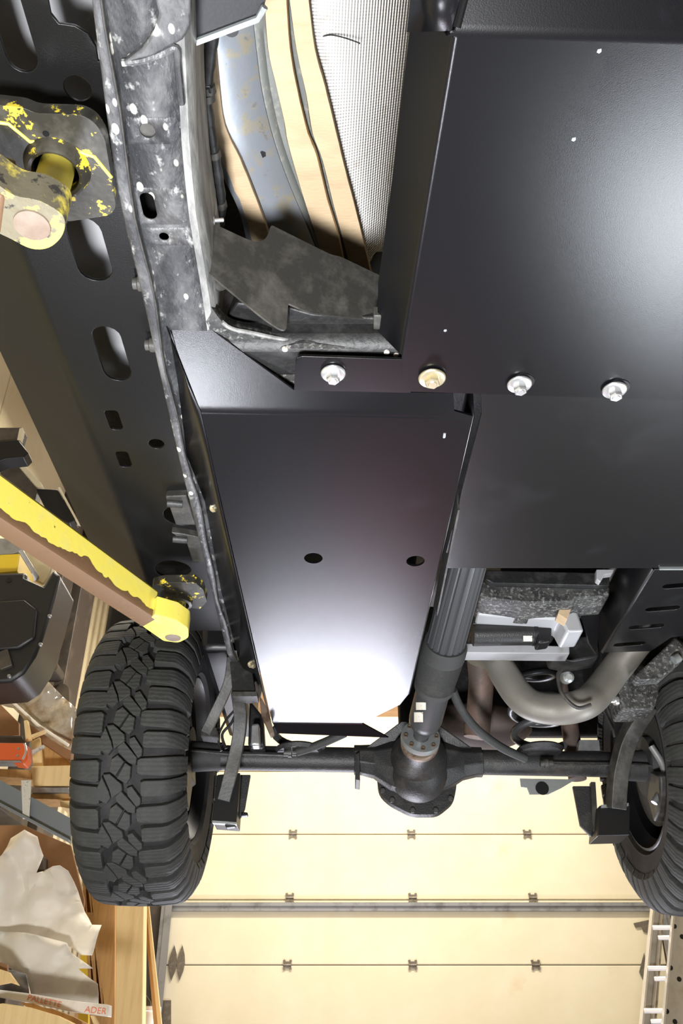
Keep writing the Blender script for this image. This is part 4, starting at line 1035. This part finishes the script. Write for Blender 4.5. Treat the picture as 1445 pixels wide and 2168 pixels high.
tag(solid('grey_roll', [(-40, 1140), (20, 1140), (50, 1160), (30, 1172), (-40, 1176)], 3.1, .25, STEELG, None, .02, .02), 'grey rounded roll above the yellow carton', 'roll')
# dark tubes above the rear lift arm, light on their ends painted cream
t1 = thing('steel_bracket', pY(20, 985, 2.6), 'dark steel bracket jutting in from the left edge above the lift arm', 'bracket')
solid('web', [(-60, 940), (38, 930), (60, 958), (50, 968), (12, 972), (-10, 980), (-60, 985)], 2.6, .06, BLACK, t1, .003)
solid('top_face', [(-60, 906), (48, 905), (40, 932), (-60, 942)], 2.62, .06, DARKST, t1, .002)
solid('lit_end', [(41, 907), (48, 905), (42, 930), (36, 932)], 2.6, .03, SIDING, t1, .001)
t2 = thing('steel_bracket', pY(120, 1100, 2.6), 'dark steel bracket with a pale edge just above the yellow beam', 'bracket')
solid('web', [(74, 1034), (122, 1036), (158, 1100), (146, 1108), (100, 1085)], 2.74, .06, BLACK, t2, .003)
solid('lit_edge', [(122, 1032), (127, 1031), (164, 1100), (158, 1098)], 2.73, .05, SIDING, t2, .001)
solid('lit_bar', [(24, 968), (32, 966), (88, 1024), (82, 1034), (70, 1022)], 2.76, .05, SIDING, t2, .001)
solid('dark_web', [(0, 985), (20, 968), (80, 1034), (74, 1060), (0, 1010)], 2.78, .05, DARKST, t2, .001)
tr = thing('roof_truss', pY(20, 880, 4.4), 'grey truss of crossed bars under the ceiling at the left edge', 'truss')
for a, b, r in (((-20, 800), (56, 885), .018), ((-20, 850), (20, 885), .012), ((8, 870), (22, 848), .008), ((10, 868), (36, 866), .008), ((-10, 815), (-20, 850), .012)):
    bm = bmesh.new(); tube(bm, [pY(*a, 4.4), pY(*b, 4.4)], r, 4, rect=True); obj('bar', bm, STEELG, tr)
# plastic wrapped bundle
wb = thing('wrapped_bundle', pY(80, 1560, 3.5), 'clear-plastic wrapped bundle of brown boards leaning beside the tyre', 'bundle')
crumple('plastic_wrap', [(-40, 1440), (20, 1445), (62, 1402), (115, 1455), (166, 1506), (160, 1548), (150, 1560), (142, 1580), (105, 1562), (60, 1530), (20, 1490), (-40, 1470)], 3.5, .09, FILM2, wb, 3, 5)
for i_, pts in enumerate(([(30, 1488), (150, 1520), (154, 1560), (148, 1612), (70, 1560)], [(60, 1560), (150, 1600), (148, 1622), (90, 1622)])):
    solid('board', pts, 3.62 + .03 * i_, .05, CARD if i_ == 0 else WOODD, wb, .003)
bm = bmesh.new(); tube(bm, L([(20, 1480), (80, 1535), (145, 1578)], pY, 3.45), .006, 8); obj('wrap_fold', bm, FILM, wb)
for i_, (x0, x1, y0, y1) in enumerate(((62, 122, 1396, 1424), (108, 146, 1448, 1502))):
    o_ = solid('grey_drum', [(x0, y0 + 6), (x0 + 20, y0), (x1 - 8, y0), (x1, y0 + 8), (x1, y1 - 8), (x1 - 10, y1), (x0 + 10, y1)], (4.95, 5.1)[i_], .15, DARKST, None, .01, .02)
    tag(o_, ('grey rounded drum end on the wall, upper of two', 'grey rounded drum end beside the tyre, lower of two')[i_], 'drum')
# orange tool, scrap wood
ot = thing('orange_level', pY(20, 1612, 3.3), 'red-orange enamelled tool with a rounded metal end, lying among scrap wood', 'tool')
solid('body', [(-40, 1572), (50, 1573), (58, 1578), (58, 1606), (50, 1618), (28, 1616), (26, 1611), (-40, 1611)], 3.3, .06, ORANGE, ot, .004)
solid('edge_trim', [(-40, 1610), (44, 1610), (44, 1613), (-40, 1613)], 3.29, .06, STEELG, ot, .001)
for x, y in ((39, 1585), (37, 1600)):
    bm = bmesh.new(); lathe(bm, pY(x, y, 3.3), -UY, [(0, .005), (.003, .004)], 10); obj('rivet', bm, STEELG, ot)
bm = bmesh.new(); tube(bm, spline(L([(52, 1574), (55, 1590), (48, 1608)], pY, 3.285), 4), .004, 8); obj('end_rim', bm, ZINC, ot)
sw = [([(66, 1622), (150, 1620), (152, 1664), (70, 1664)], 3.50, WOOD, 'pale sawn block beside the tyre, topmost of its stack'),
      ([(66, 1667), (146, 1667), (146, 1678), (66, 1678)], 3.48, STEELG, 'flat grey metal bar under the pale sawn block'),
      ([(64, 1680), (148, 1680), (148, 1693), (64, 1691)], 3.50, WOODD, 'brown strip of wood under the grey metal bar'),
      ([(126, 1695), (150, 1695), (148, 1712), (128, 1708)], 3.46, WOOD, 'short pale offcut just above the slanting blue-grey beam'),
      ([(-40, 1626), (68, 1630), (66, 1648), (-40, 1642)], 3.54, WOODD, 'dark brown board at the left edge under the orange tool'),
      ([(0, 1490), (40, 1530), (40, 1556), (0, 1560), (-30, 1540)], 3.74, CARD, 'brown curled sheet at the left edge above the orange tool'),
      ([(50, 1525), (58, 1524), (66, 1565), (54, 1568)], 3.36, WOOD, 'thin pale stick standing left of the wrapped bundle'),
      ([(64, 1556), (94, 1545), (96, 1549), (66, 1562)], 3.34, WOOD, 'thin pale stick lying across the scrap wood'),
      ([(60, 1592), (92, 1576), (94, 1580), (62, 1597)], 3.36, PAPER, 'thin grey-white strip beside the orange tool'),
      ([(66, 1570), (84, 1560), (90, 1626), (70, 1626)], 3.56, WOOD, 'upright pale offcut behind the grey-white strip'),
      ([(-40, 1556), (48, 1558), (52, 1570), (-40, 1571)], 3.40, DARKST, 'dark flat bar lying on top of the orange tool')]
for pts, Y_, m_, lb_ in sw:
    o_ = solid('scrap_wood' if m_ in (WOOD, WOODD) else 'scrap_piece', pts, Y_, .12 if Y_ > 3.45 and Y_ < 3.7 and Y_ != 3.56 else .02, m_, None, .003); tag(o_, lb_, 'scrap')
# brown board behind
tag(solid('brown_board', [(-60, 1700), (150, 1790), (178, 1905), (172, 2000), (-60, 2000)], 4.36, .02, CARD, None, .002), 'large brown board behind the milky plastic film', 'board')
tag(solid('dark_box', [(32, 1812), (92, 1812), (92, 1842), (36, 1840)], 4.28, .075, DARKST, None, .004), 'dark box in front of the brown board', 'box')
# milky film
pf = thing('plastic_film', pY(100, 2110, 3.7), 'crumpled heap of milky plastic film with torn pointed edges', 'plastic film')
crumple('upper_fold', [(-40, 1862), (10, 1812), (22, 1774), (60, 1763), (84, 1775), (92, 1812), (74, 1846), (128, 1833), (142, 1842), (156, 1880), (166, 1922), (188, 1954), (209, 1955), (201, 1990), (194, 2022), (172, 2022), (140, 2000), (145, 2010), (130, 2024), (60, 2010), (-40, 1990)], 3.80, .10, FILM, pf, 1, 6)
crumple('lower_fold', [(-40, 1965), (60, 1975), (128, 1992), (140, 1996), (148, 2016), (170, 2032), (194, 2049), (162, 2049), (182, 2066), (204, 2082), (205, 2126), (140, 2118), (60, 2106), (52, 2060), (-40, 2030)], 3.70, .06, FILM, pf, 5, 6)
crumple('grey_fold', [(-30, 2050), (10, 2050), (54, 2062), (60, 2104), (20, 2098), (-30, 2092)], 3.62, .03, STEELG, pf, 8, 4)
# lettered carton
lc = thing('lettered_carton', pY(120, 2140, 3.45), 'long flat white carton with orange lettering below the plastic film', 'carton')
E = [(-20, 2093), (60, 2103), (150, 2118), (229, 2127), (228, 2152), (140, 2140), (60, 2122), (-20, 2108)]
solid('carton_face', E, 3.42, .06, WHITE, lc, .002)
def lettering(txt, x0, y0, x1, y1, Y, parent, hpx):
    cu = bpy.data.curves.new('lettering', 'FONT'); cu.body = txt; cu.size = 1; cu.extrude = .0
    t = bpy.data.objects.new('lettering', cu); COL.objects.link(t)
    dg = bpy.context.evaluated_depsgraph_get(); dg.update(); me = bpy.data.meshes.new_from_object(t.evaluated_get(dg)); bpy.data.objects.remove(t); 
    A_, B_ = pY(x0, y0, Y), pY(x1, y1, Y); ex = (B_ - A_); wid = max(v.co.x for v in me.vertices); ez = Vector((ex.z * -1, 0, ex.x)).normalized()
    hh = hpx / FPX * (CT * A_.y + ST * A_.z) / .72
    for v in me.vertices: v.co = A_ + ex * (v.co.x / wid) + ez * (v.co.y * hh) + UZ * 0
    bm = bmesh.new(); bm.from_mesh(me); return obj('lettering', bm, LETT, parent, smooth=0, label='orange letters ' + txt, keepn=True)
lettering('PALLETTE', 56, 2117, 127, 2133, 3.417, lc, 11); lettering('ADER', 178, 2143, 224, 2148, 3.417, lc, 12)
tb_ = [([(-20, 2128), (6, 2124), (60, 2132), (120, 2150), (165, 2172), (165, 2178), (-20, 2178)], 3.28, WOOD, 'wide tan board in the bottom left corner'),
       ([(40, 2122), (72, 2124), (90, 2132), (112, 2136), (150, 2150), (190, 2170), (170, 2176), (120, 2152), (90, 2142), (60, 2134)], 3.36, WOODD, 'splintered brown board edge under the lettered carton'),
       ([(190, 2150), (198, 2150), (212, 2176), (202, 2178)], 3.4, WOOD, 'thin pale stick under the right end of the lettered carton'),
       ([(-20, 2045), (18, 2058), (38, 2086), (20, 2080), (-20, 2088)], 3.46, WOOD, 'splintered pale board end at the left edge on the film'),
       ([(-20, 2030), (14, 2042), (15, 2056), (-20, 2060)], 3.50, CARD, 'brown rag of card at the left edge on the film')]
for pts, Y_, m_, lb_ in tb_: tag(solid('board', pts, Y_, .045 if Y_ < 3.3 else .025, m_, None, .002), lb_, 'board')
# upright timbers
def upright(name, xs_top, xs_bot, yt, yb, Y, dep, m, label, cat):
    a, b = pY(xs_top[0], yt, Y), pY(xs_top[1], yt, Y); c, d = pY(xs_bot[0], yb, Y), pY(xs_bot[1], yb, Y)
    def ext(p, q, z): return q + (p - q) * ((z - q.z) / (p.z - q.z))
    zt = 1.55
    o_ = [ext(a, c, zt), ext(b, d, zt), ext(b, d, FLOOR), ext(a, c, FLOOR)]
    bm = bmesh.new(); prism(bm, o_, (0, dep, 0)); return tag(obj(name, bm, m, None, bevel=.004), label, cat)
upright('timber_post', (245, 304), (244, 301), 1905, 2160, 4.6, .09, WOOD, 'wide pale rough-sawn timber standing under the left tyre', 'timber')
upright('timber_post', (196, 244), (226, 243), 1905, 2160, 4.72, .05, WOODD, 'browner plank standing just left of the pale timber', 'timber')
upright('timber_post', (186, 212), (192, 230), 1905, 2160, 4.80, .04, WOODD, 'brown plank half hidden behind the plastic film', 'timber')
upright('yellow_strip', (174, 189), (168, 188), 1905, 2060, 4.9, .02, STRAPY, 'yellow strip standing behind the plastic film', 'strip')
def leaning(xa, xb, xc, xd, Y, dep, m, lb):
    a, b, c, d = pY(xa, 1880, Y), pY(xb, 1880, Y), pY(xc, 2168, Y), pY(xd, 2168, Y)
    c2, d2 = c + (c - a) * 2.2, d + (d - b) * 2.2
    bm = bmesh.new(); prism(bm, [a, b, d2, c2], (0, dep, 0)); return tag(obj('leaning_batten', bm, m, None, bevel=.002), lb, 'batten')
leaning(300, 306, 325, 334, 4.95, .02, WOODD, 'thin darker batten leaning beside the pale timber')
leaning(305, 311, 333, 342, 4.93, .02, WOOD, 'thin pale batten leaning against the door track')
bk_ = thing('white_bucket', pY(312, 2168, 5.2), 'white bucket glimpsed between the timber and the batten', 'bucket')
bm = bmesh.new(); q = pY(312, 2132, 5.2); lathe(bm, q, -UZ, [(0, .07), (.02, .072), (.022, .066), (.3, .055)], 24); obj('pail', bm, FILM, bk_)
bm = bmesh.new(); lathe(bm, q - UZ * .3, -UZ, [(0, .09), (q.z - .3 - FLOOR, .09)], 20); obj('stand', bm, DARKST, bk_)
solid('dark_flap', [(300, 2095), (318, 2120), (318, 2134), (300, 2134)], 5.14, .02, DARKST, bk_, .001)
# ------------------------------------------------------------------ ladder on the right
ld = thing('extension_ladder', (2.0, 5.6, FLOOR), 'aluminium extension ladder leaning in front of the garage door at right', 'ladder')
def rail(xt0, xt1, xb0, xb1, Y, dep, holes_):
    a, b, c, d = pY(xt0, 1940, Y), pY(xt1, 1940, Y), pY(xb0, 2168, Y), pY(xb1, 2168, Y)
    k_ = (FLOOR - c.z) / (c.z - a.z); u_ = .9
    P = [a - (c - a) * u_, b - (d - b) * u_, d + (d - b) * k_, c + (c - a) * k_]
    bm = bmesh.new(); prism(bm, P, (0, .012, 0)); prism(bm, [P[0], P[0] + UX * .01, P[3] + UX * .01, P[3]], (0, -dep, 0)); prism(bm, [P[1] - UX * .01, P[1], P[2], P[2] - UX * .01], (0, -dep * .4, 0))
    r_ = obj('rail', bm, LADDER, ld)
    for x, y in holes_:
        bm = bmesh.new(); lathe(bm, pY(x, y, Y - .001), -UY, [(0, .013), (.003, .012)], 12); obj('rung_end', bm, BLACK, r_)
rail(1375, 1398, 1353, 1378, 5.6, .05, [])
rail(1421, 1470, 1400, 1450, 5.45, .03, [(1427, 1961), (1419, 2049), (1411, 2141), (1443, 1983), (1437, 2073), (1428, 2163)])
rail(1396, 1404, 1378, 1388, 5.75, .02, [])
for x0, x1, y in ((1381, 1420, 1964), (1393, 1418, 1985), (1371, 1411, 2050), (1385, 1409, 2072), (1363, 1402, 2140), (1378, 1400, 2162)):
    bm = bmesh.new(); tube(bm, [pY(x0, y, 5.52), pY(x1 + 14, y, 5.47)], .013, 12); obj('rung', bm, RUNG, ld)
# red tool cart on the floor under the vehicle, mirrored in the plates
cp = thing('tool_cart', (.24, 3.2, FLOOR), 'red rolling tool cart standing on the floor under the vehicle', 'tool cart')
bm = bmesh.new(); box(bm, (.24, 3.15, FLOOR + .36), (.52, .40, .56)); obj('cabinet', bm, REDM, cp, bevel=.01)
for k in range(3):
    bm = bmesh.new(); box(bm, (.24, 2.943, FLOOR + .19 + .17 * k), (.48, .014, .15)); dw = obj('drawer', bm, REDM, cp, bevel=.004)
    bm = bmesh.new(); box(bm, (.24, 2.93, FLOOR + .25 + .17 * k), (.40, .014, .014)); obj('drawer_pull', bm, STEELG, dw, bevel=.003)
for sx_, sy_ in ((-.2, -.14), (.2, -.14), (-.2, .14), (.2, .14)):
    bm = bmesh.new(); lathe(bm, Vector((.24 + sx_ - .012, 3.15 + sy_, FLOOR + .041)), UX, [(0, .04), (.024, .04)], 20); obj('caster', bm, BLACK, cp)
